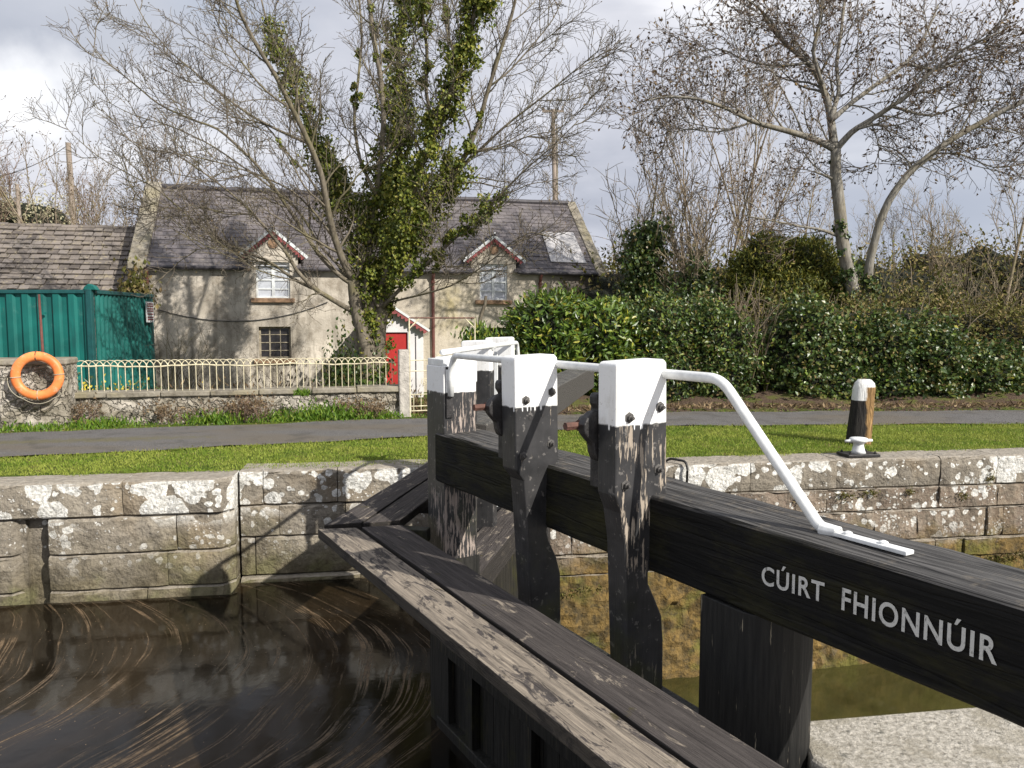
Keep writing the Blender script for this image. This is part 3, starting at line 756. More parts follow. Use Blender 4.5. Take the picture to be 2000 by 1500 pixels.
    q = onZ(1603, 1032, ZB+.02); q2 = onZ(1640, 1040, ZB+.02); q3 = onZ(1778, 1077, ZB+.02)
    def loc(p): d = p-G1.M; return (d.dot(G1.H), d.dot(G1.W), p.z)
    lq, lq2, lq3 = loc(q), loc(q2), loc(q3)
    hp = L[0]+.10
    path = [(L[0]+.025, wr-.02, zt1-.02), (L[0]+.03, wr-.02, zr-.09), (hp-.02, wr-.02, zr), (L[1]-T2-.1, wr, zr), (hb, wr, zr), lq, lq2]
    if far:
        path = [(hp-.30, .05, zr+.0), (L[1], wr, zr), (L[2]+.03, wr, zr), (L[2]+.16, wr, zr), (L[2]+.30, wr, zr-.35), (L[2]+.35, wr, ZB)]
    sp = smoothpath(path, 6, .06); mb = MB(); mb.tube([g.p(*c) for c in sp], .0205, 12)
    hr = part('handrail', mb, 'white', R_, smooth=True)
    if not far:
        mb = MB(); a = g.p(lq2[0]-.03, lq2[1], ZB+.008); b = g.p(lq3[0], lq3[1], ZB+.008); d = (b-a); nn = Vector((d.y, -d.x, 0)).normalized()
        mb.prism([a-nn*.022, b-nn*.022, b+nn*.022, a+nn*.022], (0, 0, .014)); mb.tube([g.p(*lq), g.p(*lq2)], [.026, .02], 10)
        part('foot_strap', mb, 'white', hr, bevel=.003)
        for f in (.22, .68):
            c = a+d*f; mb = MB(); mb.lathe(c+Vector((0, 0, .013)), [(.016, 0), (.014, .008), (.005, .012)], 10); part('bolt', mb, 'white', hr)
        mb = MB(); wz = wr-.045
        mb.box(g.p(L[0]+.003, wz, zt1-.16), g.W*.045, g.H*.012, (0, 0, .33)); part('strap', mb, 'iron', hr)
        mb = MB(); mb.box(g.p(L[0]+.003, wz, zt1+.003), g.W*.045, g.H*.0145, (0, 0, .15)); part('strap', mb, 'white', hr)
    else:
        mb = MB(); c = g.p(L[1]-.05, wr, zr); mb.lathe(c-g.H*.02, [(.032, 0), (.032, .04)], 14, g.H); part('collar', mb, 'white', hr)
    # heel post: round-backed, tarred
    hh = 2.46 if not far else 2.75
    if not far:
        c1 = G1.M*0
        cen = Vector((.965, 2.86, 0)); d = cen-g.M; hh, hw = d.dot(g.H), d.dot(g.W)
    else: hw = .20
    pr = []
    for k in range(13):
        a = -math.pi/2+math.pi*k/12; pr.append((hh+.03+.15*math.cos(a), hw+.165*math.sin(a)))
    pr += [(hh-.10, hw+.165), (hh-.17, hw+.12), (hh-.17, hw-.165)]
    mb = MB(); mb.prism([g.p(h, w, -3.9) for h, w in pr], (0, 0, 3.9+(.533 if not far else .1))); part('heel_post', mb, 'iron' if far else 'heel', R_, bevel=.004)
    # leaf boards and rails below the walkway
    mb = MB(); r2 = random.Random(3); h = T1; hw0 = .02; ztb = -.42 if far else -.02
    while h < hh-.15:
        w = min(r2.uniform(.16, .22), hh-.15-h); mb.prism([g.p(h+.003, hw0+.05, -3.8), g.p(h+w-.003, hw0+.05, -3.8), g.p(h+w-.003, hw0+.05, ztb), g.p(h+.003, hw0+.05, ztb)], g.W*.05); h += w
    part('gate_boards', mb, 'leafboard', R_)
    for z0, z1 in (((-.42, -.22) if far else (-.16, .0)), (-.62, -.50), (-1.3, -1.1), (-2.2, -2.0)):
        mb = MB(); mb.prism([g.p(T1*.5, 0, z0), g.p(hh-.1, 0, z0), g.p(hh-.1, 0, z1), g.p(T1*.5, 0, z1)], g.W*(.30 if far and z0 > -.5 else .10)); part('gate_rail', mb, 'plank_far' if far and z0 > -.5 else 'leafboard', R_, bevel=.006)
    for h in (.55, 1.25, 1.95):
        mb = MB(); mb.prism([g.p(h, .012, -3.8), g.p(h+.09, .012, -3.8), g.p(h+.09, .012, ztb+.04-(.06 if far else 0)), g.p(h, .012, ztb+.04-(.06 if far else 0))], g.W*.05); part('gate_stile', mb, 'leafboard', R_)
# near leaf
M1 = BL+D1*SM; M1.z = 0
gr1 = thing('lock_gate', 'black lock gate with white topped posts and the place name lettered on its beam', 'lock gate', tuple(M1))
G1 = Gate(M1, -D1, A1, gr1)
def m_heel():
    g = G('tarred heel post'); n = g.noise(1, 5, .6, g.sv(60, 60, 4)); c = g.mix(g.mr(n, .35, .7), (.003, .003, .003), (.016, .0155, .014))
    c = g.mix(g.mr(g.noise(1, 5, .6, g.sv(70, 70, 5, 0)), .66, .70, 0, .85), c, (.30, .26, .19))
    return g.fin(c, .6, g.bump(n, .5, .01), .4)
MT['heel'] = m_heel()
build_gate(G1)
# near walkway planks (two) and their brackets
e = 5.2
def ext(a, b, k): return a+(b-a)*k
o0, o1 = onZ(621, 1033, ZW), onZ(697, 1030, ZW); o2, o3 = onZ(1350, 1500, ZW), onZ(1197, 1500, ZW)
i0, i1 = onZ(706, 1029, ZW), onZ(786, 1025, ZW); i2, i3 = onZ(1532, 1498, ZW), onZ(1366, 1500, ZW)
def wob(a, b, n, sd):
    r = random.Random(sd); return [a.lerp(b, k/n)+Vector((r.uniform(-.003, .003), r.uniform(-.003, .003), 0)) for k in range(n+1)]
def plankmb(a, b, c, d, th, sd):
    mb = MB(); mb.prism(wob(a, b, 2, sd)+wob(c, d, 14, sd+1)+[] if False else wob(a, b, 1, sd)+wob(b, c, 16, sd+2)[1:]+wob(c, d, 1, sd+3)[1:]+wob(d, a, 16, sd+4)[1:-1], (0, 0, -th)); return mb
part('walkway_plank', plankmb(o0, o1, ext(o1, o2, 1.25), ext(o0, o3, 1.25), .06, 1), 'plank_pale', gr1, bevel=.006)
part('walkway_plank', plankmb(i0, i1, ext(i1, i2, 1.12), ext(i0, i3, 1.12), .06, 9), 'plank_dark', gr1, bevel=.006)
for h, l in ((.12, .50), (.42, .48), (1.15, .46), (1.95, .44)):
    mb = MB(); mb.box(G1.p(h, -.24, ZW-.062-.09), G1.W*(.10-l), G1.H*.09, (0, 0, .088)); part('bracket', mb, 'leafboard', gr1, bevel=.005)
# lettering painted on the beam
def words(txt, u0, v0, u1, v1, hgt):
    cu = bpy.data.curves.new('t', 'FONT'); cu.body = txt; cu.extrude = .0; cu.offset = .018; cu.space_character = 1.12
    to = bpy.data.objects.new('t', cu); COL.objects.link(to); dg = bpy.context.evaluated_depsgraph_get()
    me = bpy.data.meshes.new_from_object(to.evaluated_get(dg)); bpy.data.objects.remove(to)
    pa = onP(u0, v0, BL, A1); pb = onP(u1, v1, BL, A1)
    xs = [v.co.x for v in me.vertices]; cap = .73
    X0, X1 = min(xs), max(xs); dx = (pb-pa)/(X1-X0)
    mb = MB(); r = random.Random(2)
    off = A1*(-.0045)
    mb.v = [tuple(pa+dx*(v.co.x-X0)+Vector((0, 0, 1))*(v.co.y/cap*hgt)+off) for v in me.vertices]
    mb.f = [tuple(p.vertices) for p in me.polygons]
    part('lettering', mb, 'letter', gr1)
words('C\u00daIRT', 1489, 1139, 1611, 1176, .068)
words('FHIONN\u00daIR', 1645, 1189, 1949, 1298, .074)

# far leaf
gr2 = thing('lock_gate', 'second lock gate leaf reaching to the far quay behind the one with lettering', 'lock gate', (0, 0, 0))
H2 = Vector((math.sin(R(12.5)), math.cos(R(12.5)), 0)); W2 = Vector((H2.y, -H2.x, 0))
M2 = M1+H2*.16+W2*.0
gr2.location = M2
G2 = Gate(M2, H2, W2, gr2)
build_gate(G2, True)
q = [onZ(631, 1028, ZW), onZ(695, 1028, ZW), onZ(834, 947, ZW), onZ(850, 897, ZW)]
f0, f1 = onZ(629, 1028, ZW), onZ(830, 906, ZW); fd = (f1-f0).normalized(); fn = Vector((fd.y, -fd.x, 0))
def strip(w0, w1, l0, l1, sd):
    a = f0+fn*w0+fd*(l0+w0*.55); b = f0+fn*w1+fd*(l0+w1*.55); c = f0+fn*w1+fd*l1; d = f0+fn*w0+fd*l1
    return plankmb(a, b, c, d, .06, sd)
part('walkway_plank', strip(.0, .21, .03, 3.05, 21), 'plank_far', gr2, bevel=.006)
part('walkway_plank', strip(.23, .44, .0, 3.05, 31), 'plank_far', gr2, bevel=.006)
for h in (.25, 1.0, 1.9):
    mb = MB(); a = f0+fd*h+Vector((0, 0, -.15)); mb.box(a, fn*.62, fd*.09, (0, 0, .088)); part('bracket', mb, 'leafboard', gr2, bevel=.005)
# ------------------------------------------------------------------ mooring post, bollard
def m_moor():
    g = G('mooring post wood'); x, y, z = g.xyz()
    gr = g.noise(1, 6, .65, g.sv(40, 40, 5), .6)
    blk = g.mix(g.mr(gr, .35, .7), (.014, .013, .013), (.05, .045, .04))
    rot = g.mix(g.mr(gr, .36, .64), (.09, .05, .02), (.40, .25, .11))
    cut = g.ma('ADD', x, g.ma('MULTIPLY', g.ma('SUBTRACT', g.noise(4, 4), .5), .12))
    rm = g.mr(cut, 4.52, 4.545)
    wh = g.mix(g.mr(g.noise(16, 5), .5, .7, 0, .4), (.76, .76, .74), (.45, .43, .38))
    wm = g.mr(z, .565, .575); c = g.mix(wm, blk, wh)
    keep = g.mr(z, .735, .75)
    c = g.mix(g.ma('MULTIPLY', rm, g.ma('SUBTRACT', 1.0, keep)), c, rot)
    return g.fin(c, .85, g.bump(gr, .9, .03), .2)
MT['moor'] = m_moor()
mp = onZ(1676, 866, 0); k = mp.y/F
t = thing('mooring_post', 'stout leaning timber mooring post on the grass with white top and rotten orange side', 'mooring post', tuple(mp))
mb = MB(); n = 12; rows = []
r = random.Random(2)
for z, rad, dx in ((-.2, .185, -.01), (.0, .180, 0), (.2, .172, .01), (.4, .165, .025), (.6, .160, .04), (.72, .155, .048), (.79, .135, .05), (.835, .09, .05)):
    row = []
    for i in range(16):
        a = math.pi*2*i/16+.2
        q = 1/max(abs(math.cos(a+.25)), abs(math.sin(a+.25)))**.5
        rr = rad*q*.84*(1+(.07*math.sin(i*2.3+z*9) if math.cos(a) > .2 and z > .02 else 0))
        row.append(mp+Vector((dx+rr*math.cos(a), rr*math.sin(a), z)))
    rows.append(row)
for row in rows: mb.v.extend([tuple(q) for q in row])
for i in range(len(rows)-1):
    for j in range(16): mb.f.append((i*16+j, i*16+(j+1) % 16, (i+1)*16+(j+1) % 16, (i+1)*16+j))
mb.f.append(tuple((len(rows)-1)*16+j for j in range(16)))
part('post', mb, 'moor', t, smooth=True)
bp = onZ(1676, 890, 0.012)
t = thing('mooring_bollard', 'small white iron mooring bollard with two horns on the coping in front of the post', 'bollard', tuple(bp))
mb = MB(); mb.cbox(bp+Vector((0, 0, 0)), .40, .26, .035, R(8.5)); bo_ = part('base_plate', mb, 'iron', t, bevel=.006)
for sx in (-1, 1):
    for sy in (-1, 1):
        mb = MB(); mb.lathe(bp+QS*(.155*sx)+QT*(.09*sy)+Vector((0, 0, .034)), [(.016, 0), (.016, .018), (.008, .02), (.008, .03)], 6); part('bolt', mb, 'iron', t)
mb = MB(); mb.lathe(bp+Vector((0, 0, .035)), [(.085, 0), (.072, .03), (.058, .09), (.06, .115), (.098, .135), (.108, .15), (.106, .165), (.09, .178), (.05, .184), (.001, .186)], 24); hd = part('bollard_head', mb, 'white', t, smooth=True)
mb = MB(); c = bp+Vector((0, 0, .178)); mb.tube([c-QS*.17, c-QS*.09, c+QS*.09, c+QS*.17], [.016, .02, .02, .016], 8); part('horn', mb, 'white', t, smooth=True)
# iron hand loop on the quay edge
t0 = QP(s_at(1318, 915), .05, 0)
mb = MB(); a = onZ(1300, 900, .02); pts = [QP(st(a)[0], .22, .0), QP(st(a)[0]+.03, .10, .06), QP(st(a)[0]+.16, -.01, .045), QP(st(a)[0]+.17, -.05, -.02), QP(st(a)[0]+.17, -.03, -.28)]
mb.tube(smoothpath([tuple(p) for p in pts], 5, .04), .014, 8)
tag(part('iron_loop', mb, 'iron', base=pts[-1], smooth=True), 'bent black iron handhold bar hooked over the coping edge', 'handhold')

# ------------------------------------------------------------------ garden wall, pillar, pier
WA = Vector((-6.85, 11.8, 0)); WB = Vector((-1.82, 13.0, 0)); WD = (WB-WA).normalized(); WN = Vector((-WD.y, WD.x, 0)); WLn = (WB-WA).length
t = thing('garden_wall', 'low mossy rubble garden wall with a stone cap carrying the cream railing', 'wall', tuple(WA))
def rough_wall(a, d, nrm, L, z0, z1, th, sd, amp=.03):
    mb = MB(); r = random.Random(sd); nx = int(L/.09)+2; nz = int((z1-z0)/.08)+2; G_ = []
    for i in range(nx):
        row = []
        for j in range(nz):
            o = r.uniform(-amp, amp)*(1 if 0 < j < nz-1 else .2); row.append(a+d*(L*i/(nx-1))+nrm*(o)+Vector((0, 0, z0+(z1-z0)*j/(nz-1)+(r.uniform(-.01, .01) if j == nz-1 else 0))))
        row.append(row[-1]+nrm*th); row.append(a+d*(L*i/(nx-1))+nrm*th+Vector((0, 0, z0))); G_.append(row)
    m = nz+2
    for row in G_: mb.v.extend([tuple(p) for p in row])
    for i in range(nx-1):
        for j in range(m-1): q = i*m+j; mb.f.append((q, q+m, q+m+1, q+1))
    mb.f.append(tuple(range(m))[::1]); mb.f.append(tuple((nx-1)*m+k for k in range(m))[::-1]); return mb
part('wall_face', rough_wall(WA-WD*.3, WD, WN, WLn+.3, -.7, .39, .4, 4), 'rubble', t)
mb = MB(); s = -.25; r = random.Random(8)
while s < WLn-.05:
    l = min(r.uniform(.7, 1.1), WLn+.02-s); j = [r.uniform(-.012, .012) for _ in range(6)]
    a = WA+WD*(s+.006); mb.prism([a-WN*(.05+j[0])+Vector((0, 0, .39+j[4]*.3)), a+WD*(l-.012)-WN*(.05+j[1])+Vector((0, 0, .39+j[5]*.3)), a+WD*(l-.012)+WN*.42+Vector((0, 0, .39)), a+WN*.42+Vector((0, 0, .39))], (0, 0, .085+j[2])); s += l
part('cap_stones', mb, 'gcoping', t, bevel=.015, seg=2)
# pillar end at the left carrying the life ring
pa = onZ(-420, 800, 0)
PA = Vector((-14, 9.75, 0)); PB = Vector((-6.66, 11.45, 0)); PD = (PB-PA).normalized(); PN = Vector((-PD.y, PD.x, 0)); PL = (PB-PA).length
t = thing('stone_wall', 'taller rough stone wall end at the far left behind the life ring', 'wall', tuple(PB))
part('wall_face', rough_wall(PA, PD, PN, PL, -.3, .93, .5, 9), 'rubble', t)
mb = MB(); mb.prism([PA-PN*.03+Vector((0, 0, .93)), PB-PN*.03+PD*.02+Vector((0, 0, .93)), PB+PN*.52+PD*.02+Vector((0, 0, .93)), PA+PN*.52+Vector((0, 0, .93))], (0, 0, .10)); part('cap_stones', mb, 'gcoping', t, bevel=.03, seg=3)
# railing
RB = WA+WN*.16
def z_cap(s): return .47
s0r = .05; sp = (WLn-.25)/47
t = thing('railing', 'cream painted hooped iron railing along the top of the garden wall', 'railing', tuple(RB+Vector((0, 0, .47))))
um = None; hm = None; rr = random.Random(12)
for i in range(48):
    s = s0r+sp*i; b = RB+WD*s+Vector((0, 0, .45))
    if um is None:
        mb = MB(); mb.tube([b, b+Vector((0, 0, .46))], .0065, 6); um = part('upright', mb, 'cream', t); ub = b
    else:
        c = um.copy(); COL.objects.link(c); c.parent = t; c.location = b-ub; c.rotation_euler = (rr.uniform(-.0, .0), 0, 0)
    if i < 46:
        if hm is None:
            pts = [b+WD*(sp-sp*math.cos(a))+Vector((0, 0, .42+.095*math.sin(a)))+WN*.008*math.cos(a) for a in [math.pi*k/12 for k in range(13)]]
            mb = MB(); mb.tube(pts, .007, 6); hm = part('hoop', mb, 'cream', t); hbb = b
        else:
            c = hm.copy(); COL.objects.link(c); c.parent = t; c.location = b-hbb
for z in (.87,):
    mb = MB(); pts = [RB+WD*(s0r-.1+(WLn-.1)*k/30)+Vector((0, 0, z+.012*math.sin(k*.7)+.006*math.sin(k*2.3))) for k in range(31)]; mb.tube(pts, .012, 6); part('rail', mb, 'cream', t)
# gate pier
pc = atY(789, 800, 12.95); pc.z = 0
mb = MB(); mb.cbox(pc+Vector((.0, .1, -.1)), .20, .26, 1.20, R(13)); 
tag(part('gate_pier', mb, 'slatepier', base=pc, bevel=.02), 'square pale stone gate pier at the end of the railing beside the red door', 'pier')
# garden gate with its overhead frame
ga = atY(801, 810, 12.95); ga.z = 0; gb = atY(928, 810, 13.35); gb.z = 0; gd = (gb-ga).normalized(); gl_ = (gb-ga).length
t = thing('garden_gate', 'cream rusty metal garden gate with scrolls under a tall square frame', 'gate', tuple(ga))
ztop = atY(800, 621, 12.95).z
for c in (ga, gb): mb = MB(); mb.tube([c+Vector((0, 0, -.1)), c+Vector((0, 0, ztop))], .014, 6); part('frame_post', mb, 'cream', t)
mb = MB(); mb.tube([ga+Vector((0, 0, ztop)), gb+Vector((0, 0, ztop))], .014, 6); part('top_bar', mb, 'rust', t)
for c, d in ((ga, gd), (gb, -gd)): mb = MB(); mb.tube([c+Vector((0, 0, ztop-.18)), c+d*.17+Vector((0, 0, ztop-.01))], .012, 6); part('corner_brace', mb, 'cream', t)
gate_h = .92
for z in (.06, .14, .34, .74, gate_h): mb = MB(); mb.tube([ga+gd*.02+Vector((0, 0, z)), gb-gd*.02+Vector((0, 0, z))], .010, 6); part('rail', mb, 'cream', t)
gm_ = None
for i in range(9):
    c = ga+gd*(gl_*(i+.5)/9)
    if gm_ is None: mb = MB(); mb.tube([c+Vector((0, 0, .06)), c+Vector((0, 0, .34))], .007, 6); gm_ = part('upright', mb, 'cream', t); g0 = c
    else: q = gm_.copy(); COL.objects.link(q); q.parent = t; q.location = c-g0
for c0, rad in ((.22, .07), (.45, .10), (.45, .055), (.78, .07)):
    for z0, f in ((.55, 1), (.98, .6)):
        if z0 > .9 and c0 not in (.45,): continue
        mb = MB(); c = ga+gd*gl_*c0+Vector((0, 0, z0)); pts = [c+gd*(rad*f*(1-k/26)*math.cos(k*.55))+Vector((0, 0, rad*f*(1-k/26)*math.sin(k*.55))) for k in range(22)]; mb.tube(pts, .006, 5); part('scroll', mb, 'cream', t)
# life ring, its pole and rope
rc = onZ(73, 733, 0); ringY = 11.18; rc = atY(73, 734, ringY); R0, R1_ = .288, .068
t = thing('life_ring', 'orange life ring hanging on the stone wall at the far left', 'life ring', tuple(rc))
ax = -PN
X_ = PD; Z_ = Vector((0, 0, 1)); mb = MB(); n = 48; m = 14
for i in range(n):
    a = 2*math.pi*i/n; d = X_*math.cos(a)+Z_*math.sin(a)
    for j in range(m):
        b = 2*math.pi*j/m; mb.v.append(tuple(rc+d*(R0+R1_*math.cos(b))+ax*(R1_*.75*math.sin(b))))
for i in range(n):
    for j in range(m): mb.f.append((i*m+j, ((i+1) % n)*m+j, ((i+1) % n)*m+(j+1) % m, i*m+(j+1) % m))
part('ring', mb, 'orange', t, smooth=True)
for k, a in enumerate((math.pi*.5, math.pi*.02, math.pi*1.02, math.pi*1.5)):
    d = X_*math.cos(a)+Z_*math.sin(a); mb = MB(); c = rc+d*R0; e_ = X_*(-math.sin(a))+Z_*math.cos(a)
    pts = [c+d*((R1_+.004)*math.cos(b))+ax*((R1_*.75+.004)*math.sin(b)) for b in [2*math.pi*q/16 for q in range(17)]]
    mb.tube(pts, .007, 5); part('band', mb, 'rope' if k else 'rust', t)
mb = MB(); pts = []
for q in range(41):
    a = math.pi*(1.02+.96*q/40); pts.append(rc+(X_*math.cos(a)+Z_*math.sin(a))*(R0+.10+.022*abs(math.sin(a*3)))+ax*(-.0)); 
mb.tube(pts, .006, 5); part('grab_rope', mb, 'rope', t)
rp = atY(76, 575, 11.42); rb = atY(84, 694, 11.40)
mb = MB(); mb.tube([rc+X_*-.2+Z_*.24+ax*.02, rb+Z_*.05, rc+X_*.24+Z_*.2+ax*.02], .006, 5); part('hanging_rope', mb, 'rope', t)
mb = MB(); mb.tube([rb+Vector((.01, 0, -.10)), rb, rp], [.02, .02, .017], 8)
tag(part('ring_pole', mb, 'rustpaint', base=rb+Vector((0, 0, -.10))), 'thin rusty red pole leaning above the life ring in front of the green container', 'pole')

# ------------------------------------------------------------------ container
cz0, cz1 = -.35, atY(100, 567, 15).z
CA, CB, CC_ = Vector((-15.2, 15, 0)), Vector((-8.15, 15, 0)), Vector((-8.28, 17.75, 0))
t = thing('shipping_container', 'teal green corrugated steel container standing against the cottage', 'container', (-8.15, 15, cz0))
def corr(a, b, z0, z1, depth, per, out):
    d = (b-a).normalized(); L = (b-a).length; mb = MB(); s = 0; prf = []
    while s < L:
        for f, o in ((0, 0), (.30, 0), (.42, 1), (.80, 1), (.92, 0)):
            if s+f*per < L: prf.append((s+f*per, o))
        s += per
    prf.append((L, 0)); V = []
    for s, o in prf: p = a+d*s+out*(-depth*o); V += [p+Vector((0, 0, z0)), p+Vector((0, 0, z1))]
    mb.v = [tuple(v) for v in V]; mb.f = [(2*i, 2*i+2, 2*i+3, 2*i+1) for i in range(len(prf)-1)]; return mb
part('side_panel', corr(CA, CB-Vector((.08, 0, 0)), cz0+.1, cz1-.05, .05, .30, Vector((0, -1, 0))), 'green', t)
part('end_panel', corr(CB+Vector((0, .08, 0)), CC_-Vector((0, .06, 0)), cz0+.1, cz1-.05, .04, .17, Vector((1, .05, 0))), 'green', t)
fr = MB()
for c in (CB, CC_): fr = MB(); fr.cbox(c+Vector((-.05, .0, cz0)), .11, .11, cz1-cz0+.02); part('corner_post', fr, 'darkgreen', t, bevel=.01)
fr = MB(); fr.box(CA+Vector((0, -.02, cz1-.06)), CB-CA, (0, .1, 0), (0, 0, .07)); fr.box(CB+Vector((-.07, .06, cz1-.06)), CC_-CB, (.1, 0, 0), (0, 0, .072)); fr.box(CA+Vector((0, -.02, cz0)), CB-CA, (0, .1, 0), (0, 0, .12)); part('top_rail', fr, 'darkgreen', t, bevel=.008)
rf = MB(); rf.prism([CA+Vector((0, .06, cz1)), CB+Vector((-.05, .06, cz1)), CC_+Vector((-.05, -.04, cz1)), CA+Vector((0, 2.7, cz1))], (0, 0, -.03)); rf.v = [(x, y, z-.02) for x, y, z in rf.v]; part('roof_panel', rf, 'green', t)
fr = MB(); c = CB+Vector((-.02, -.03, cz1)); fr.prism([c+Vector((-.16, 0, 0)), c+Vector((.14, 0, 0)), c+Vector((.08, 0, .09)), c+Vector((-.04, 0, .13)), c+Vector((-.12, 0, .07))], (0, .12, 0)); part('corner_cap', fr, 'green', t, bevel=.02)
fr = MB(); fr.cbox(atY(252, 613, 14.93) if False else atY(86, 613, 14.93), .07, .05, .03); part('vent', fr, 'green', t)
# sign on its end
sp_ = atY(295, 600, 17.42); mbs = MB(); sx = Vector((0, 1, 0)); o = Vector((-8.235, 17.28, 1.62)); o2 = o
t = thing('notice', 'small white notice with red lettering fixed near the top of the container end', 'notice', tuple(o))
mbs.box(Vector((-8.19, 17.25, 1.55)), (-.018, .40, 0), (.012, .0005, 0), (0, 0, .46)); part('board', mbs, 'frame', t)
mbs = MB(); 
for z in (.05, .10, .17, .24, .29, .35, .40): mbs.box(Vector((-8.174, 17.30, 1.55+z)), (-.013, .30, 0), (.003, 0, 0), (0, 0, .026))
part('printed_lines', mbs, 'bargered', t)

# ------------------------------------------------------------------ cottage
HY = R(15); HE = Vector((math.cos(HY), math.sin(HY), 0)); HN = Vector((-math.sin(HY), math.cos(HY), 0)); H0 = atY(288, 600, 20.5); H0.z = 0
def HP(x, y, z): return H0+HE*x+HN*y+Vector((0, 0, z))
def hx(u, v, y=0.0): p = onP(u, v, HP(0, y, 0), HN); return ((p-H0).dot(HE), p.z)
GZ = -.75; EZ = 3.08; HL = hx(1165, 531)[0]; RD = 2.75; RZ = 5.47
print('house L', HL, hx(1172, 531), proj(HP(0, RD, RZ)), proj(HP(HL, RD, RZ)), proj(HP(HL, 0, EZ)))
cot = thing('cottage', 'two storey rendered lock keeper cottage with slate roof and two gabled dormers', 'house', tuple(HP(0, 0, GZ)))
wins = {}
def rect(u0, v0, u1, v1): a, b = hx(u0, v0), hx(u1, v1); return (a[0], b[1], b[0], a[1])
w1 = rect(499, 511, 567, 582); w3 = rect(505, 638, 569, 700); w2 = rect(937, 515, 991, 586); w4 = rect(942, 640, 1010, 700)
d1 = (hx(470, 517)[0], hx(596, 517)[0], hx(529, 447)); d2 = (hx(908, 512)[0], hx(1020, 512)[0], hx(963, 462))
def wall_with_holes(mb, outline_x, z0, z1, holes, th=.35):
    xs = sorted({outline_x[0], outline_x[1]}|{h[0] for h in holes}|{h[2] for h in holes}); zs = sorted({z0, z1}|{h[1] for h in holes}|{h[3] for h in holes})
    for i in range(len(xs)-1):
        for j in range(len(zs)-1):
            cx, cz = (xs[i]+xs[i+1])/2, (zs[j]+zs[j+1])/2
            if any(h[0] < cx < h[2] and h[1] < cz < h[3] for h in holes): continue
            mb.add([HP(xs[i], 0, zs[j]), HP(xs[i+1], 0, zs[j]), HP(xs[i+1], 0, zs[j+1]), HP(xs[i], 0, zs[j+1])], [(0, 1, 2, 3)])
    for h in holes:
        a, b, c, d = h
        for p, q in (((a, b), (c, b)), ((c, b), (c, d)), ((c, d), (a, d)), ((a, d), (a, b))):
            mb.add([HP(p[0], 0, p[1]), HP(q[0], 0, q[1]), HP(q[0], .26, q[1]), HP(p[0], .26, p[1])], [(0, 1, 2, 3)])
mb = MB(); wall_with_holes(mb, (0, HL), GZ-.3, EZ, [(w1[0], w1[1], w1[2], EZ), w3, (w2[0], w2[1], w2[2], EZ), w4])
# gable ends and back
for x, s in ((0, 1), (HL, -1)):
    pts = [HP(x, 0.0, GZ-.3), HP(x, 2*RD, GZ-.3), HP(x, 2*RD, EZ), HP(x, RD, RZ), HP(x, 0, EZ)]; mb.add(pts, [(0, 1, 2, 3, 4) if s > 0 else (4, 3, 2, 1, 0)])
mb.add([HP(0, 2*RD, GZ), HP(HL, 2*RD, GZ), HP(HL, 2*RD, EZ), HP(0, 2*RD, EZ)], [(0, 1, 2, 3)])
part('wall', mb, 'plaster', cot)
def tiles(o, ex, eu, w, h, rows, tw, sd, mt, name, par, cut=None, lift=.018, jit=.006, th=.012, bko=.02, gap=.006):
    """overlapping tiles on a slope, eu up the slope"""
    mb = MB(); r = random.Random(sd); nr = ex.cross(eu).normalized(); rh = h/rows
    if nr.z < 0: nr = -nr
    for k in range(rows):
        x = -tw*(.5 if k % 2 else 0)
        while x < w:
            a, b = max(0, x), min(w, x+tw-gap*r.uniform(.4, 1.4))
            if b-a > .02:
                cx, ch = (a+b)/2, (k+.5)*rh
                if not (cut and cut(cx, ch)):
                    l = lift+r.uniform(-jit, jit); dz = r.uniform(-.008, .008)*rh/.2; d2_ = dz+r.uniform(-.004, .004)
                    p0 = o+ex*a+eu*(k*rh+dz)+nr*l; p1 = o+ex*b+eu*(k*rh+d2_)+nr*l; p2 = o+ex*b+eu*((k+1)*rh+.03)+nr*.003; p3 = o+ex*a+eu*((k+1)*rh+.03)+nr*.003
                    mb.add([p0, p1, p2, p3, p0-nr*th, p1-nr*th], [(0, 1, 2, 3), (0, 4, 5, 1), (1, 5, 2), (0, 3, 4)])
            x += tw*(1+ (r.uniform(-.08, .08) if jit > .01 else 0))
    bk = [o-nr*bko, o+ex*w-nr*bko, o+ex*w+eu*h-nr*bko, o+eu*h-nr*bko]
    mb.prism(bk, -nr*.05)
    return part(name, mb, mt, par)
sl = (HN*RD+Vector((0, 0, RZ-EZ))); SL = sl.length; eu = sl.normalized()
eo = eu*(-.16)
def cutd(x, h):
    x2 = x+.0
    for (a, b, ap) in (d1, d2):
        c = (a+b)/2; half = (b-a)/2; zz = EZ-.16*eu.z+h*eu.z
        z_ap = ap[1]
        if zz < z_ap-.1 and abs(x2-c) < min(half-.22, half*(z_ap-zz)/(z_ap-(EZ+.27))*.95): return True
    return False
rf_ = tiles(HP(0, 0, EZ)+eo+Vector((0, 0, .03)), HE, eu, HL, SL+.16, 19, .24, 5, 'slate', 'roof', cot, cutd, bko=.36)
mb = MB(); mb.prism([HP(0, RD, RZ+.0), HP(HL, RD, RZ), HP(HL, 2*RD+.15, EZ-.1), HP(0, 2*RD+.15, EZ-.1)], (0, 0, .03)); part('back_slope', mb, 'slate', rf_)
mb = MB(); mb.tube([HP(0, RD, RZ+.06)+Vector((0, 0, .0))]+[HP(HL*k/20, RD, RZ+.06+.012*math.sin(k*1.7)) for k in range(1, 21)], .09, 8); part('ridge', mb, 'gutter', rf_)
pa_, pb_, pc_, pd_ = [(lambda q: q)(x) for x in ((1058, 455), (1119, 455), (1145, 515), (1076, 512))]
nr_ = HE.cross(eu); O_ = HP(0, 0, EZ+.07)
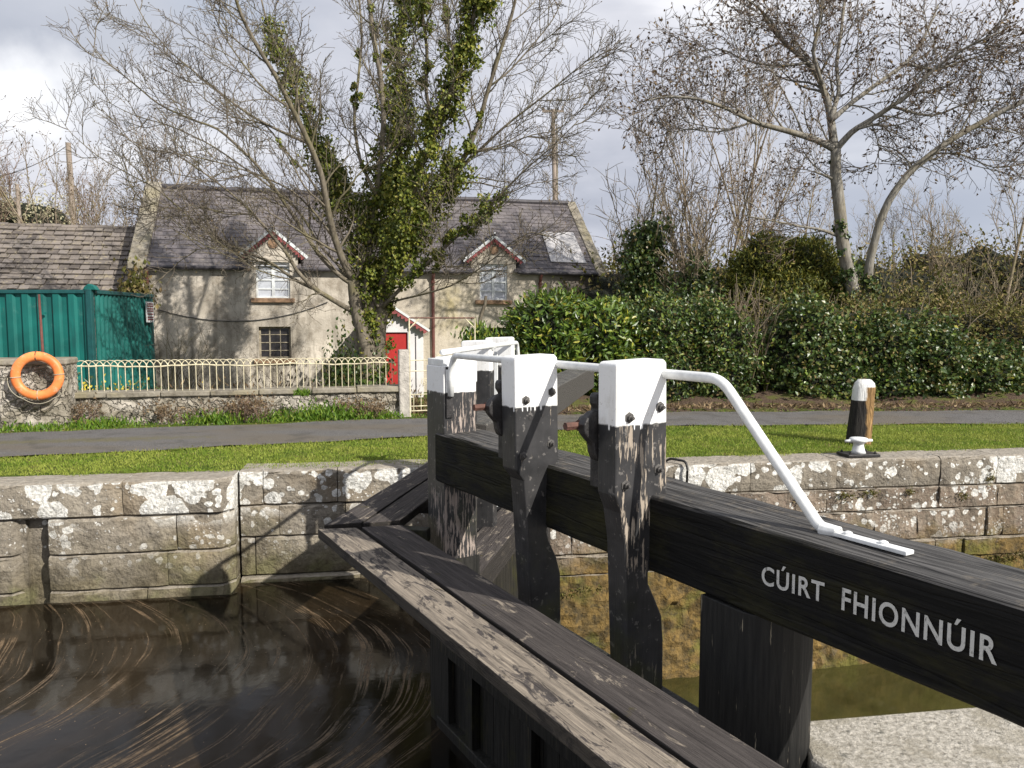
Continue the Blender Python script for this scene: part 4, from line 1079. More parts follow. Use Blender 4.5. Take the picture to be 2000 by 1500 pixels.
mb = MB(); q_ = [onP(u, v, O_, nr_) for u, v in (pa_, pb_, pc_, pd_)]; mb.prism(q_, nr_*(.03 if nr_.z > 0 else -.03)); part('roof_patch', mb, 'patch', rf_)
# gable parapets
for nm, x0, x1, lf in (('left', -.42, .03, .16), ('right', HL-.03, HL+.30, .10)):
    mb = MB(); n = 9
    for k in range(n):
        a = HP(x0, 0, EZ)+eu*(-.22+(SL+.3)*k/n+.008); l = (SL+.3)/n-.012; up = Vector((0, 0, lf))+Vector((0, 0, rnd.uniform(-.015, .02)))
        mb.prism([a, a+HE*(x1-x0), a+HE*(x1-x0)+eu*l, a+eu*l], up)
    part('gable_coping', mb, 'gcoping', cot, bevel=.02)
    mb = MB(); ed = HN*-RD+Vector((0, 0, EZ-RZ)); a = HP(x0, RD+.05, RZ+.02); mb.prism([a, a+HE*(x1-x0), a+HE*(x1-x0)+Vector((0, 0, 0))+HN*RD+Vector((0, 0, EZ-RZ)), a+HN*RD+Vector((0, 0, EZ-RZ))], (0, 0, lf)); part('gable_coping', mb, 'gcoping', cot)
    mb = MB(); xx0 = x0+.02 if nm == 'left' else HL+.004; xx1 = -.004 if nm == 'left' else x1-.03
    mb.prism([HP(xx0, -.004, GZ-.3), HP(xx0, -.004, EZ-.12), HP(xx0, RD, RZ-.03), HP(xx0, 2*RD, EZ-.12), HP(xx0, 2*RD, GZ-.3)], HE*(xx1-xx0)); part('gable_wall', mb, 'plaster', cot)
# chimney-less; gutters and downpipes
gt = []
def gutter(xa, xb, mt='gutter'):
    mb = MB(); mb.tube([HP(xa, -.17, EZ-.085), HP(xb, -.17, EZ-.085)], .055, 8); part('gutter', mb, mt, cot)
gutter(.05, d1[0]+.18); gutter(d1[1]-.18, d2[0]+.18); gutter(d2[1]-.18, HL)
mb = MB(); 
def pipe(u, v1, rad=.045, mt='rustpaint', top=EZ-.12):
    x = hx(u, 560)[0]; mb = MB(); zb = hx(u, v1)[1]
    mb.tube([HP(x, -.17, top), HP(x, -.12, top-.12), HP(x, -.06, top-.22), HP(x, -.06, zb)], rad, 8)
    for z in (zb+.3, (zb+top)/2, top-.3): mb.lathe(HP(x, -.06, z), [(rad+.015, 0), (rad+.015, .06)], 8)
    part('downpipe', mb, mt, cot)
pipe(845, 745); pipe(1054, 700); pipe(289, 700, .04, 'rustpaint')
# dormers: gable wall flush with the front, small slated roof, bargeboards
def dormer(a, b, ap, w, idx):
    c = (a+b)/2; za = ap[1]-.06; dm = MB(); zl = EZ-.12
    ww = [(w[0], zl-.0), (w[0], w[3]), (w[2], w[3]), (w[2], zl)]
    wa, wb = a+.20, b-.20; slope = (za-(EZ+.27))/((b-a)/2)
    ez = za-slope*((b-a)/2-.20)
    dm.prism([HP(wa, -.012, zl), HP(w[0], -.012, zl), HP(w[0], -.012, w[3]), HP(wa, -.012, min(ez, w[3]))], HN*.3)
    dm.prism([HP(w[2], -.012, zl), HP(wb, -.012, zl), HP(wb, -.012, min(ez, w[3])), HP(w[2], -.012, w[3])], HN*.3)
    top = [HP(wa, -.012, w[3]), HP(wb, -.012, w[3]), HP(wb, -.012, max(ez, w[3]+.01)), HP(c, -.012, za), HP(wa, -.012, max(ez, w[3]+.01))]
    dm.prism(top, HN*.3)
    for x in (wa, wb-.05): dm.prism([HP(x, .1, zl), HP(x, 1.5, zl+1.2), HP(x, 1.5, ez), HP(x, .1, ez)], HE*.05)
    d = part('dormer', dm, 'plaster', cot)
    run = (za-EZ)/(RZ-EZ)*RD+.25
    for sg, (p, q) in ((-1, (a, c)), (1, (c, b))):
        e_ = a-.02 if sg < 0 else b+.02; ze = EZ+.27
        A_ = HP(e_, -.09, ze); B_ = HP(c, -.09, za+.05); up_ = B_-A_
        L_ = run
        mb = MB(); nn = up_.cross(HN).normalized(); nn = nn if nn.z > 0 else -nn
        rws = 6
        for k in range(rws):
            p0 = A_+up_*(k/rws); p1 = A_+up_*((k+1)/rws+.02)
            mb.prism([p0+nn*.045, p1+nn*.03, p1+HN*L_+nn*.03, p0+HN*L_+nn*.045], nn*.012)
        part('dormer_roof', mb, 'slate', d)
        # white bargeboard, and the maroon fretwork hanging below it
        mb = MB(); th = HN*(-.035); o_ = A_-up_.normalized()*.06; l_ = up_+up_.normalized()*.06
        mb.prism([o_+nn*.045, o_+l_+nn*.045, o_+l_-nn*.035, o_-nn*.035], th); part('bargeboard', mb, 'frame', d)
        mb = MB(); o2 = o_-nn*.036+up_.normalized()*.05; n_ = 11; ll = l_*.93
        pr = [o2, o2+ll]
        for k in range(n_, 0, -1):
            for f, dd in ((0, .05), (.3, .10), (.5, .115), (.7, .10)):
                pr.append(o2+ll*((k-f)/n_)-nn*dd)
        mb.prism(pr, HN*(-.022)); part('fretwork', mb, 'bargered', d)
    mb = MB(); mb.tube([HP(c, -.11, za+.02), HP(c, -.11, za+.17)], [.05, .02], 8); part('finial', mb, 'frame', d)
    mb = MB(); mb.lathe(HP(c, -.02, za-.34), [(.001, 0), (.11, .002), (.13, .02)], 16, -HN); part('vent', mb, 'sill', d)
    mb = MB(); mb.tube([HP(c, -.15, za+.09), HP(c, run-.05, za+.09)], .05, 6); part('ridge', mb, 'gutter', d)
    return d
dormer(d1[0], d1[1], d1[2], w1, 1); dormer(d2[0], d2[1], d2[2], w2, 2)
def window(w, cols, rows, fm, pm, y=.13, bar=.035, sill=True, mid=None):
    a, b, c, d = w; fr = MB(); 
    def bx(x0, x1, z0, z1, yy=y): fr.box(HP(x0, yy, z0), HE*(x1-x0), HN*.05, (0, 0, z1-z0))
    bx(a, a+.05, b, d); bx(c-.05, c, b, d); bx(a+.05, c-.05, b, b+.05); bx(a+.05, c-.05, d-.05, d)
    for k in range(1, cols): x = a+(c-a)*k/cols; wd = mid if mid and k == cols//2 else bar; bx(x-wd/2, x+wd/2, b+.05, d-.05, y+.006)
    for k in range(1, rows): z = b+(d-b)*k/rows; bx(a+.05, c-.05, z-bar/2, z+bar/2, y+.01)
    f = part('window_frame', fr, fm, cot)
    pn = MB(); pn.box(HP(a+.02, y+.035, b+.02), HE*(c-a-.04), HN*.01, (0, 0, d-b-.04)); part('pane', pn, pm, f)
    if sill:
        sb = MB(); sb.box(HP(a-.14, -.10, b-.13), HE*(c-a+.26), HN*.25, (0, 0, .12)); part('sill', sb, 'sill', f, bevel=.012)
window(w1, 2, 4, 'frame', 'glasswhite', mid=.08, y=.05); window(w2, 2, 4, 'frame', 'glasswhite', mid=.08, y=.05); window(w3, 3, 4, 'frameold', 'glassdark', mid=.04, bar=.022); window(w4, 2, 3, 'frameold', 'glassdark')
# porch
px0, px1 = hx(699, 645, -1.4)[0], hx(836, 648, -1.4)[0]; pc0 = (px0+px1)/2; pz = hx(770, 603, -1.4)[1]; pez = hx(836, 648, -1.4)[1]
PX0, PX1 = px0+.13, px1-.13; zf = pez+.08
mb = MB(); dxa, dxb = hx(742, 700, -1.4)[0], hx(797, 700, -1.4)[0]; dzt = hx(780, 649, -1.4)[1]
def PPz(x): return pz-(pz-pez)*abs(x-pc0)/((px1-px0)/2)-.07
for x0, x1 in ((PX0, dxa), (dxb, PX1)): mb.prism([HP(x0, -1.4, GZ-.2), HP(x1, -1.4, GZ-.2), HP(x1, -1.4, dzt), HP(x0, -1.4, dzt)], HN*.12)
mb.prism([HP(PX0, -1.4, dzt), HP(PX1, -1.4, dzt), HP(PX1, -1.4, PPz(PX1)), HP(pc0, -1.4, PPz(pc0)), HP(PX0, -1.4, PPz(PX0))], HN*.12)
for x in (PX0, PX1-.12): mb.prism([HP(x, -1.28, GZ-.2), HP(x, 0, GZ-.2), HP(x, 0, PPz(PX1)), HP(x, -1.28, PPz(PX1))], HE*.12)
po = part('porch', mb, 'whiterender', cot)
for sg in (-1, 1):
    e_ = px0 if sg < 0 else px1; A_ = HP(e_, -1.55, pez); B_ = HP(pc0, -1.55, pz); up_ = B_-A_; nn = up_.cross(HN).normalized(); nn = nn if nn.z > 0 else -nn
    mb = MB(); mb.prism([A_, B_, B_+HN*1.55, A_+HN*1.55], nn*.05); part('porch_roof', mb, 'slate', po)
    mb = MB(); mb.prism([A_+nn*.06, B_+nn*.06, B_-nn*.0, A_-nn*.0], HN*-.035); part('bargeboard', mb, 'frame', po)
    mb = MB(); o2 = A_-nn*.001+up_*.03; ll = up_*.95; pr = [o2, o2+ll]
    for k in range(9, 0, -1):
        for f, dd in ((0, .05), (.3, .10), (.5, .12), (.7, .10)): pr.append(o2+ll*((k-f)/9)-nn*dd)
    mb.prism(pr, HN*-.02); part('fretwork', mb, 'bargered', po)
mb = MB(); mb.box(HP(dxa+.01, -1.34, GZ), HE*(dxb-dxa-.02), HN*.05, (0, 0, dzt-GZ-.01)); do = part('door', mb, 'red', po)
mb = MB(); mb.box(HP(dxa+.1, -1.352, .45), HE*(dxb-dxa-.2), HN*.01, (0, 0, .03)); part('door_rail', mb, 'red', do)
mb = MB(); x = hx(812, 690, -1.4)[0]; mb.box(HP(x-.012, -1.412, GZ), HE*.024, HN*.01, (0, 0, 1.9)); part('drain_pipe', mb, 'gutter', po)
# sagging cable across the front
xa, za = hx(310, 605); xb, zb = hx(640, 590); mb = MB(); pts = []
for k in range(25):
    f = k/24; pts.append(HP(xa+(xb-xa)*f, -.03, za+(zb-za)*f-.55*4*f*(1-f)*.75))
mb.tube(pts, .012, 5); part('cable', mb, 'wire', cot)

# ------------------------------------------------------------------ slate outbuilding on the left
SR = RD+.1; shx = -.46; SHL = 9.0; szr = onP(200, 446, HP(0, SR, 0), HN).z; sze = 1.85
print('shed ridge z', szr)
shd = thing('outbuilding', 'low outbuilding with a mossy stone tiled roof left of the cottage', 'shed', tuple(HP(shx, 0, GZ)))
s_sl = HN*SR+Vector((0, 0, szr-sze)); su = s_sl.normalized()
r1 = tiles(HP(shx-SHL, -.1, sze-.06), HE, su, SHL, s_sl.length+.1, 17, .25, 9, 'stile', 'roof', shd, None, .05, .022, .035, gap=.022)
mb = MB(); mb.prism([HP(shx-SHL, SR, szr), HP(shx, SR, szr), HP(shx, 2*SR, sze), HP(shx-SHL, 2*SR, sze)], (0, 0, -.05)); part('back_slope', mb, 'stile', r1)
mb = MB(); n = 20
for k in range(n): mb.tube([HP(shx-SHL+SHL*k/n, SR, szr+.0+.01*(k % 3)), HP(shx-SHL+SHL*(k+1)/n-.01, SR, szr+.0+.01*(k % 3))], .075, 8)
part('ridge', mb, 'stile', r1)
mb = MB(); mb.prism([HP(shx-SHL, .05, GZ-.3), HP(shx, .05, GZ-.3), HP(shx, .05, sze-.05), HP(shx-SHL, .05, sze-.05)], HN*.3)
mb.prism([HP(shx-SHL, .05, GZ-.3), HP(shx-SHL, .05, sze), HP(shx-SHL, SR, szr-.1), HP(shx-SHL, 2*SR, sze), HP(shx-SHL, 2*SR, GZ-.3)], HE*.3); part('wall', mb, 'rubble', shd)

# ------------------------------------------------------------------ poles and wires
def pole(name, u0, v0, u1, v1, Y, r0, r1, label, zb=-1, mt='polewood', arms=None, group=None):
    top = atY(u0, v0, Y); bot = atY(u1, v1, Y); d = (bot-top); d = d/(-d.z); base = top+d*(top.z-zb)
    t = thing(name, label, 'utility pole', tuple(base)); mb = MB(); mb.tube([base, top], [r0, r1], 10); part('pole', mb, mt, t)
    if arms: arms(t, top)
    return top
def arm1(t, top):
    mb = MB(); mb.box(top+Vector((-.45, -.06, -.12)), (.9, 0, 0), (0, .08, 0), (0, 0, .09)); part('crossarm', mb, 'polewood', t)
    for x in (-.42, -.2, .2, .42): mb = MB(); mb.lathe(top+Vector((x, -.02, -.03)), [(.03, 0), (.045, .05), (.03, .11)], 8); part('insulator', mb, 'gutter', t)
    mb = MB(); mb.tube([top+Vector((.16, 0, -.6)), top+Vector((.22, -.02, -4.6))], .035, 6); part('cable_guard', mb, 'gcoping', t)
ptp = pole('utility_pole', 1080, 214, 1084, 400, 33, .12, .085, 'tall utility pole with a short crossarm rising behind the cottage roof', arms=arm1)
pl = pole('utility_pole', 133, 279, 144, 442, 38, .15, .12, 'bare pinkish wooden pole behind the outbuilding roof, with a wire at its top')
pole('utility_pole', 33, 360, 39, 440, 34, .10, .08, 'short yellowish wooden pole behind the outbuilding at the far left')
mb = MB(); a = pl+Vector((0, 0, -.1)); b = atY(-60, 345, 42); mb.tube([a.lerp(b, k/12)+Vector((0, 0, -1.0*4*k/12*(1-k/12)*.5)) for k in range(13)], .018, 4)
tag(part('overhead_wire', mb, 'wire', base=a), 'thin overhead wire sagging left from the pinkish pole', 'wire')
# ------------------------------------------------------------------ vegetation
def nrmz(v): return v/(np.linalg.norm(v)+1e-9)
class Tree:
    def __init__(s, seed): s.g = np.random.default_rng(seed); s.br = MB(); s.tw = MB(); s.tips = []; s.limbs = []
    def walk(s, p, d, L, r0, r1, n, wander, up):
        pts = [p]; rad = [r0]; d = nrmz(d)
        for i in range(n):
            d = nrmz(d+s.g.normal(0, wander, 3)+np.array([0, 0, up])); p = p+d*L/n; pts.append(p); rad.append(r0+(r1-r0)*(i+1)/n)
        return pts, rad
    def grow(s, p, d, L, r0, lv, cfg):
        c = cfg[lv]; pts, rad = s.walk(p, d, L, r0, max(r0*.3, c.get('rmin', .003)), c.get('n', 4), c.get('wander', .18), c.get('up', .05))
        (s.br if lv == 0 else s.tw).tube(pts, rad, 4 if lv == 0 else 3, False)
        if lv+1 < len(cfg): s.kids(pts, rad, L, lv, cfg)
        else: s.tips.append((pts[-1], nrmz(pts[-1]-pts[-2])))
        if lv+1 < len(cfg): s.tips.append((pts[-1], nrmz(pts[-1]-pts[-2])))
    def kids(s, pts, rad, L, lv, cfg, lo=.15, num=None):
        c = cfg[lv+1]; n = num or c['k']; P = np.array(pts); m = len(P)-1
        for q in range(n):
            f = lo+(1-lo)*(q+s.g.random())/n; x = min(f*m, m-.001); i = int(x); p = P[i]+(P[i+1]-P[i])*(x-i); t = nrmz(P[i+1]-P[i])
            side = s.g.normal(0, 1, 3); side[1] *= .8; side -= t*side.dot(t); side = nrmz(side)
            d = t*c.get('fwd', .9)+side*c.get('side', .8)+np.array([0, 0, c.get('lift', .15)])
            rr = (rad[i]+(rad[i+1]-rad[i])*(x-i))*c.get('rk', .5)
            s.grow(p, d, c['L']*(s.g.uniform(.55, 1.25))*(1.15-.5*f), min(max(rr, c.get('rmin', .003)*1.6), c.get('rmax', .05)), lv+1, cfg)
    def limb(s, pix, Y0, slope, r0, r1, cfg, num=None, lo=.15, sides=8, base=None, spawn=True):
        pts = []; ln = 0; prev = None
        for i, (u, v) in enumerate(pix):
            if prev: ln += math.hypot(u-prev[0], v-prev[1])/100*Y0/15
            Y = Y0+slope*ln; pts.append(np.array(tuple(atY(u, v, Y)))); prev = (u, v)
        # densify with wobble
        Q = []; 
        for a, b in zip(pts, pts[1:]):
            for k in range(3):
                Q.append(a+(b-a)*k/3+(s.g.normal(0, .012, 3)*np.linalg.norm(b-a) if k else 0))
        Q.append(pts[-1]); n = len(Q); rad = [r0+(r1-r0)*(i/(n-1))**.85 for i in range(n)]
        # smooth
        Q = np.array(Q); S_ = Q.copy(); S_[1:-1] = (Q[:-2]+Q[1:-1]*2+Q[2:])/4
        s.br.tube(S_, rad, sides, True); s.limbs.append((S_, rad))
        if spawn: s.kids(list(S_), rad, 1, -1, cfg, lo, num)
        s.tips.append((S_[-1], nrmz(S_[-1]-S_[-2])))
        return S_
    def buds(s, sz, per=1, jit=.05, frac=1.0):
        T = [t for t in s.tips if s.g.random() < frac]; C = np.array([p for p, d in T for _ in range(per)]); D = np.array([d for p, d in T for _ in range(per)])
        n = len(C); C = C+s.g.normal(0, jit, (n, 3)); mb = MB(); mb.leaves(C, D+s.g.normal(0, .7, (n, 3)), s.g.normal(0, 1, (n, 3)), s.g.uniform(.6, 1.4, n)*sz, s.g.uniform(.4, .7, n)*sz, .4); return mb
def ivy(t, S_, f0, f1, rad, n, lf=.07, mb=None, asp=.85):
    """leaf clumps around part of a limb"""
    g = t.g; m = len(S_)-1; mb = mb or MB(); f = g.uniform(f0, f1, n)*m; i = np.minimum(f.astype(int), m-1); P = S_[i]+(S_[i+1]-S_[i])*(f-i)[:, None]
    K = max(6, n//60); kc = g.integers(0, K, n); kf = np.sort(g.uniform(f0, f1, K))*m; f = np.clip(kf[kc]+g.normal(0, .10, n), 0, m-.001); i = np.minimum(f.astype(int), m-1); P = S_[i]+(S_[i+1]-S_[i])*(f-i)[:, None]
    ko = g.normal(0, 1, (K, 3)); ko /= np.linalg.norm(ko, axis=1)[:, None]; P = P+ko[kc]*rad*g.uniform(.15, .95, K)[kc][:, None]; rr = rad*.55*np.sqrt(g.random(n))*g.uniform(.5, 1.4, K)[kc]
    d = g.normal(0, 1, (n, 3)); d /= np.linalg.norm(d, axis=1)[:, None]
    C = P+d*rr[:, None]; N = d+g.normal(0, .45, (n, 3))+[0, -.2, .4]; D = g.normal(0, .6, (n, 3))+[0, 0, -.7]
    L = g.uniform(.6, 1.25, n)*lf; mb.leaves(C, D, N, L, L*asp, .12); return mb
CFG = [dict(k=15, L=1.35, n=7, wander=.13, up=.05, fwd=.9, side=.75, lift=.12, rk=.42, rmax=.035, rmin=.006),
       dict(k=8, L=.62, n=4, wander=.17, up=.06, fwd=.8, side=.8, lift=.15, rk=.5, rmax=.012, rmin=.004),
       dict(k=5, L=.30, n=3, wander=.2, up=.05, fwd=.8, side=.8, lift=.12, rk=.6, rmax=.006, rmin=.0030)]
# --- the big ivy-clad tree in the garden
T = Tree(11); Y0 = 15.3
tb = atY(716, 700, Y0); tb.z = -.6
big = thing('ivy_clad_tree', 'large bare spreading tree with ivy climbing its middle stems in front of the cottage', 'tree', tuple(tb))
LM = [
 ([(695, 612), (650, 586), (611, 562), (580, 530), (563, 497), (530, 458), (490, 412), (445, 372), (395, 335), (340, 300)], -.3, .075, .012),
 ([(611, 563), (572, 545), (530, 512), (480, 492), (425, 465), (370, 425), (310, 372), (255, 342), (190, 305), (140, 262), (118, 232)], .25, .05, .006),
 ([(691, 556), (672, 545), (648, 524), (620, 495), (590, 448), (560, 402), (530, 360), (500, 320), (470, 290), (425, 250), (370, 232), (310, 205), (260, 162), (200, 115), (170, 75)], -.2, .075, .008),
 ([(692, 548), (674, 520), (655, 470), (640, 410), (630, 350), (607, 285), (572, 215), (540, 150), (502, 90), (470, 30), (450, -40)], -.35, .11, .03),
 ([(692, 600), (690, 560), (660, 515), (625, 480), (590, 420), (550, 380), (480, 330), (400, 275), (330, 245), (260, 225), (190, 190)], .3, .055, .008),
 ([(708, 610), (714, 560), (722, 475), (735, 380), (743, 320), (750, 240), (745, 160), (730, 80), (720, 0), (715, -80)], .1, .10, .05),
 ([(712, 640), (728, 600), (745, 520), (768, 430), (780, 320), (782, 220), (776, 110), (790, 0), (797, -80)], .3, .14, .06),
 ([(745, 560), (775, 480), (800, 420), (820, 330), (850, 260), (880, 190), (905, 100), (930, 20), (948, -50)], -.3, .10, .045),
 ([(770, 520), (800, 450), (845, 380), (880, 348), (912, 300), (935, 240), (955, 170), (977, 100), (1000, 30), (1015, -40)], -.15, .10, .03),
 ([(878, 352), (930, 300), (985, 247), (1040, 205), (1090, 165), (1130, 132), (1160, 108)], -.3, .045, .008),
 ([(748, 600), (800, 545), (850, 500), (900, 455), (950, 410), (985, 370), (1030, 328), (1080, 285), (1130, 235)], -.4, .06, .008),
 ([(605, 280), (560, 262), (500, 232), (440, 190), (390, 150), (330, 100), (282, 40), (250, -30)], .3, .045, .01),
 ([(655, 470), (620, 420), (570, 370), (500, 340), (430, 318), (350, 300), (270, 290)], -.4, .035, .008),
 ([(722, 475), (690, 410), (650, 345), (612, 270), (580, 190), (548, 112), (520, 40), (505, -30)], .45, .07, .02),
 ([(735, 380), (700, 310), (690, 240), (700, 160), (708, 80), (702, 0), (695, -60)], .5, .05, .025),
 ([(955, 170), (1000, 135), (1040, 88), (1080, 40), (1105, -20)], .2, .03, .01),
 ([(765, 590), (830, 574), (880, 560), (930, 530), (970, 500), (1003, 470), (1040, 452)], -.5, .03, .008),
 ([(912, 300), (975, 290), (1040, 262), (1090, 255), (1150, 200)], .3, .028, .006),
 ([(572, 215), (520, 180), (470, 120), (430, 60), (400, -20)], -.3, .035, .01),
 ([(870, 220), (880, 120), (870, 40), (860, -50)], .5, .04, .02),
 ([(640, 410), (600, 340), (560, 300), (520, 240), (450, 230), (380, 180), (350, 110)], .15, .035, .008),
 ([(500, 418), (440, 420), (380, 400), (320, 400), (270, 385)], -.2, .018, .005),
 ([(850, 260), (830, 180), (835, 90), (820, 0), (815, -60)], -.4, .05, .03),
 ([(570, 530), (520, 515), (470, 500), (420, 480), (370, 490)], -.5, .02, .005),
]
Sx = []
for i, (px, sl_, ra, rb_) in enumerate(LM):
    Sx.append(T.limb(px, Y0, sl_, ra*.72, rb_*.8, CFG, num=15 if len(px) > 7 else 10, lo=.10 if i not in (5, 6, 7, 13) else .35, sides=8))
tr = T.limb([(722, 760), (720, 700), (713, 655), (700, 615), (693, 570), (691, 548)], Y0, 0, .20, .12, CFG, num=1, lo=.95, sides=12)
tr2 = T.limb([(735, 760), (736, 700), (738, 650), (748, 590), (760, 540)], Y0+.15, 0, .20, .12, CFG, num=1, lo=.95, sides=12)
tiv1 = T.limb([(740, 600), (700, 520), (680, 440), (650, 370), (640, 300)], Y0, .4, .05, .02, CFG, num=4)
tiv2 = T.limb([(775, 500), (815, 470), (850, 400), (870, 330), (880, 270)], Y0, .2, .05, .02, CFG, num=4)
part('trunk', T.br, 'bark', big, smooth=True)
part('twigs', T.tw, 'twig', big)
iv = MB()
for S_, a, b, rd, n in ((tr, 0.0, .6, .16, 700), (tr2, 0, 1, .28, 3000), (Sx[6], 0, .50, .38, 5200), (Sx[6], .42, .97, .48, 10500), (Sx[7], 0, .5, .38, 4800), (Sx[7], .5, .97, .32, 5500), (Sx[8], 0, .42, .40, 3400), (Sx[8], .35, .62, .14, 380), (Sx[10], .05, .60, .24, 2300), (Sx[13], .02, .85, .38, 6500), (Sx[5], .1, .45, .34, 3000), (Sx[5], .5, .95, .12, 600), (Sx[14], .1, .9, .13, 500), (Sx[19], .0, .95, .14, 700), (Sx[22], 0, 1, .2, 1700), (Sx[20], .15, .4, .10, 160), (tiv1, .1, .95, .42, 3600), (tiv2, .1, .95, .34, 3000)):
    ivy(T, S_, a, b, rd, n, .072, iv)
part('ivy', iv, 'ivy', big)
part('buds', T.buds(.035, 1, .01, .35), 'bud', big)

# --- right-hand tree
T = Tree(23); Y1 = 19.0
CF2 = [dict(k=15, L=1.7, n=7, wander=.16, up=.05, fwd=.8, side=.85, lift=.10, rk=.40, rmax=.04, rmin=.008),
       dict(k=8, L=.85, n=4, wander=.2, up=.04, fwd=.7, side=.85, lift=.1, rk=.5, rmax=.014, rmin=.0055),
       dict(k=4, L=.40, n=3, wander=.22, up=.03, fwd=.7, side=.9, lift=.05, rk=.6, rmax=.007, rmin=.004)]
tb = atY(1672, 600, Y1); tb.z = -.6
rt = thing('budding_tree', 'tall pale barked tree with brown buds standing over the hedge at the right', 'tree', tuple(tb))
R_L = [
 ([(1680, 700), (1678, 640), (1672, 585), (1657, 530), (1646, 480), (1642, 430), (1635, 370), (1631, 330), (1632, 292)], 0, .20, .12, 1),
 ([(1632, 293), (1590, 270), (1530, 254), (1470, 238), (1412, 208), (1360, 192), (1300, 188), (1250, 200)], -.2, .09, .015, 16),
 ([(1630, 293), (1622, 232), (1614, 190), (1603, 160), (1580, 122), (1540, 92), (1508, 58), (1480, 10)], .2, .11, .03, 16),
 ([(1622, 232), (1640, 180), (1633, 130), (1642, 60), (1652, -20)], .5, .06, .03, 13),
 ([(1606, 165), (1585, 100), (1600, 50), (1610, -20)], -.3, .05, .02, 11),
 ([(1632, 293), (1662, 258), (1700, 235), (1742, 208), (1780, 180), (1830, 130), (1890, 90), (1960, 60)], -.3, .085, .02, 16),
 ([(1623, 235), (1660, 202), (1720, 158), (1772, 122), (1802, 80), (1832, 10)], .3, .07, .025, 14),
 ([(1697, 600), (1694, 555), (1698, 510), (1714, 445), (1735, 392), (1770, 342), (1820, 300), (1862, 270), (1915, 240), (1965, 212), (2040, 180)], -.1, .12, .05, 15),
 ([(1640, 462), (1600, 446), (1560, 442), (1520, 434), (1450, 420)], -.4, .045, .012, 7),
 ([(1634, 352), (1610, 342), (1590, 335)], -.3, .04, .02, 3),
 ([(1580, 122), (1520, 130), (1460, 120), (1400, 90), (1340, 110)], .2, .035, .008, 12),
 ([(1540, 95), (1500, 30), (1450, -10), (1400, -30)], -.2, .035, .01, 10),
 ([(1820, 300), (1880, 300), (1940, 330), (2010, 320)], .3, .03, .01, 8),
 ([(1742, 208), (1820, 230), (1890, 200), (1980, 190)], .2, .04, .01, 12),
 ([(1770, 125), (1830, 140), (1900, 110), (1990, 130)], -.2, .04, .01, 12),
 ([(1470, 238), (1400, 260), (1340, 250), (1270, 270)], .2, .03, .008, 11),
 ([(1700, 236), (1720, 290), (1700, 340)], .3, .02, .008, 6),
]
RS = []
for i, (px, sl_, ra, rb_, nk) in enumerate(R_L): RS.append(T.limb(px, Y1, sl_, ra, rb_, CF2, num=nk, lo=.12 if i not in (0, 7) else (.9 if i == 0 else .5), sides=9))
part('trunk', T.br, 'bark2', rt, smooth=True); part('twigs', T.tw, 'twig2', rt)
part('buds', T.buds(.10, 1, .03, .66), 'bud', rt)
iv = MB(); ivy(T, RS[0], .2, .62, .22, 900, .10, iv); ivy(T, RS[0], .12, .35, .45, 1500, .10, iv); ivy(T, RS[0], .62, .95, .14, 260, .09, iv); ivy(T, RS[7], 0, .12, .3, 500, .10, iv); part('ivy', iv, 'ivydark', rt)

# --- generic bare hedgerow tree, copied with its parts
CF3 = [dict(k=1, L=2.6, n=7, wander=.10, up=.10, fwd=.9, side=.5, lift=.35, rk=.5, rmax=.06, rmin=.010),
       dict(k=6, L=1.3, n=5, wander=.16, up=.07, fwd=.8, side=.6, lift=.25, rk=.45, rmax=.022, rmin=.007),
       dict(k=5, L=.6, n=3, wander=.2, up=.04, fwd=.7, side=.7, lift=.15, rk=.5, rmax=.010, rmin=.0055)]
def bare_tree(seed, H, trunks, name, mats, label, loc, group, cfg=CF3, bud=0, ivyr=0, spread=.25, kids=11, thing_cat='tree'):
    T = Tree(seed); g = T.g; t = thing(name, label, thing_cat, loc, group); Ls = []
    b = np.array(loc, float)
    for k in range(trunks):
        d = np.array([g.normal(0, spread), g.normal(0, spread), 1.]); pts, rad = T.walk(b+g.normal(0, .12, 3)*[1, 1, 0], d, H*g.uniform(.75, 1), .065*H/7/trunks**.3, .02, 9, .07, .04); T.br.tube(pts, rad, 7); Ls.append(np.array(pts))
        T.kids(pts, rad, H, -1, [dict(cfg[0], L=H*.38)]+cfg[1:], .18, kids)
    part('trunk', T.br, mats, t, smooth=True); part('twigs', T.tw, mats, t)
    if bud: part('buds', T.buds(bud, 1, .05, .8), 'bud', t)
    if ivyr:
        iv = MB()
        for S_ in Ls: ivy(T, S_, .0, .75, ivyr, int(15000*H/7/trunks**.5), .11, iv)
        part('ivy', iv, 'ivydark', t)
    return t
def put(t, u, v, Y, sc_=1, rot=0, label=None, zb=-.6):
    c = clone(t); p = atY(u, v, Y); p.z = zb; c.location = p; c.scale = (sc_,)*3; c.rotation_euler = (0, 0, rot)
    if label: c['label'] = label
    return c
def GP(u, Y, z=-.6): p = atY(u, 600, Y); p.z = z; return tuple(p)
g1 = 'bare trees behind the hedge'
ta = bare_tree(31, 10.8, 3, 'bare_tree', 'bark3', 'bare many stemmed tree just left of the yew bush', GP(1365, 30), g1, bud=.10, kids=8)
put(ta, 1215, 0, 33, .62, 1.9, 'bare tree just right of the cottage gable'); put(ta, 1450, 0, 30, 1.0, 3.3, 'thin bare tree rising behind the yew bush')
put(ta, 1540, 0, 33, 1.0, 4.4, 'bare tree behind the right side of the yew bush, left of the pale trunk'); put(ta, 1770, 0, 36, .62, 5.2, 'bare tree between the pale leaning trunk and the right edge')
tc = bare_tree(37, 10.5, 2, 'bare_tree', 'bark3', 'tall pale bare tree at the right edge of the picture', GP(1985, 27), g1, bud=0, kids=11)
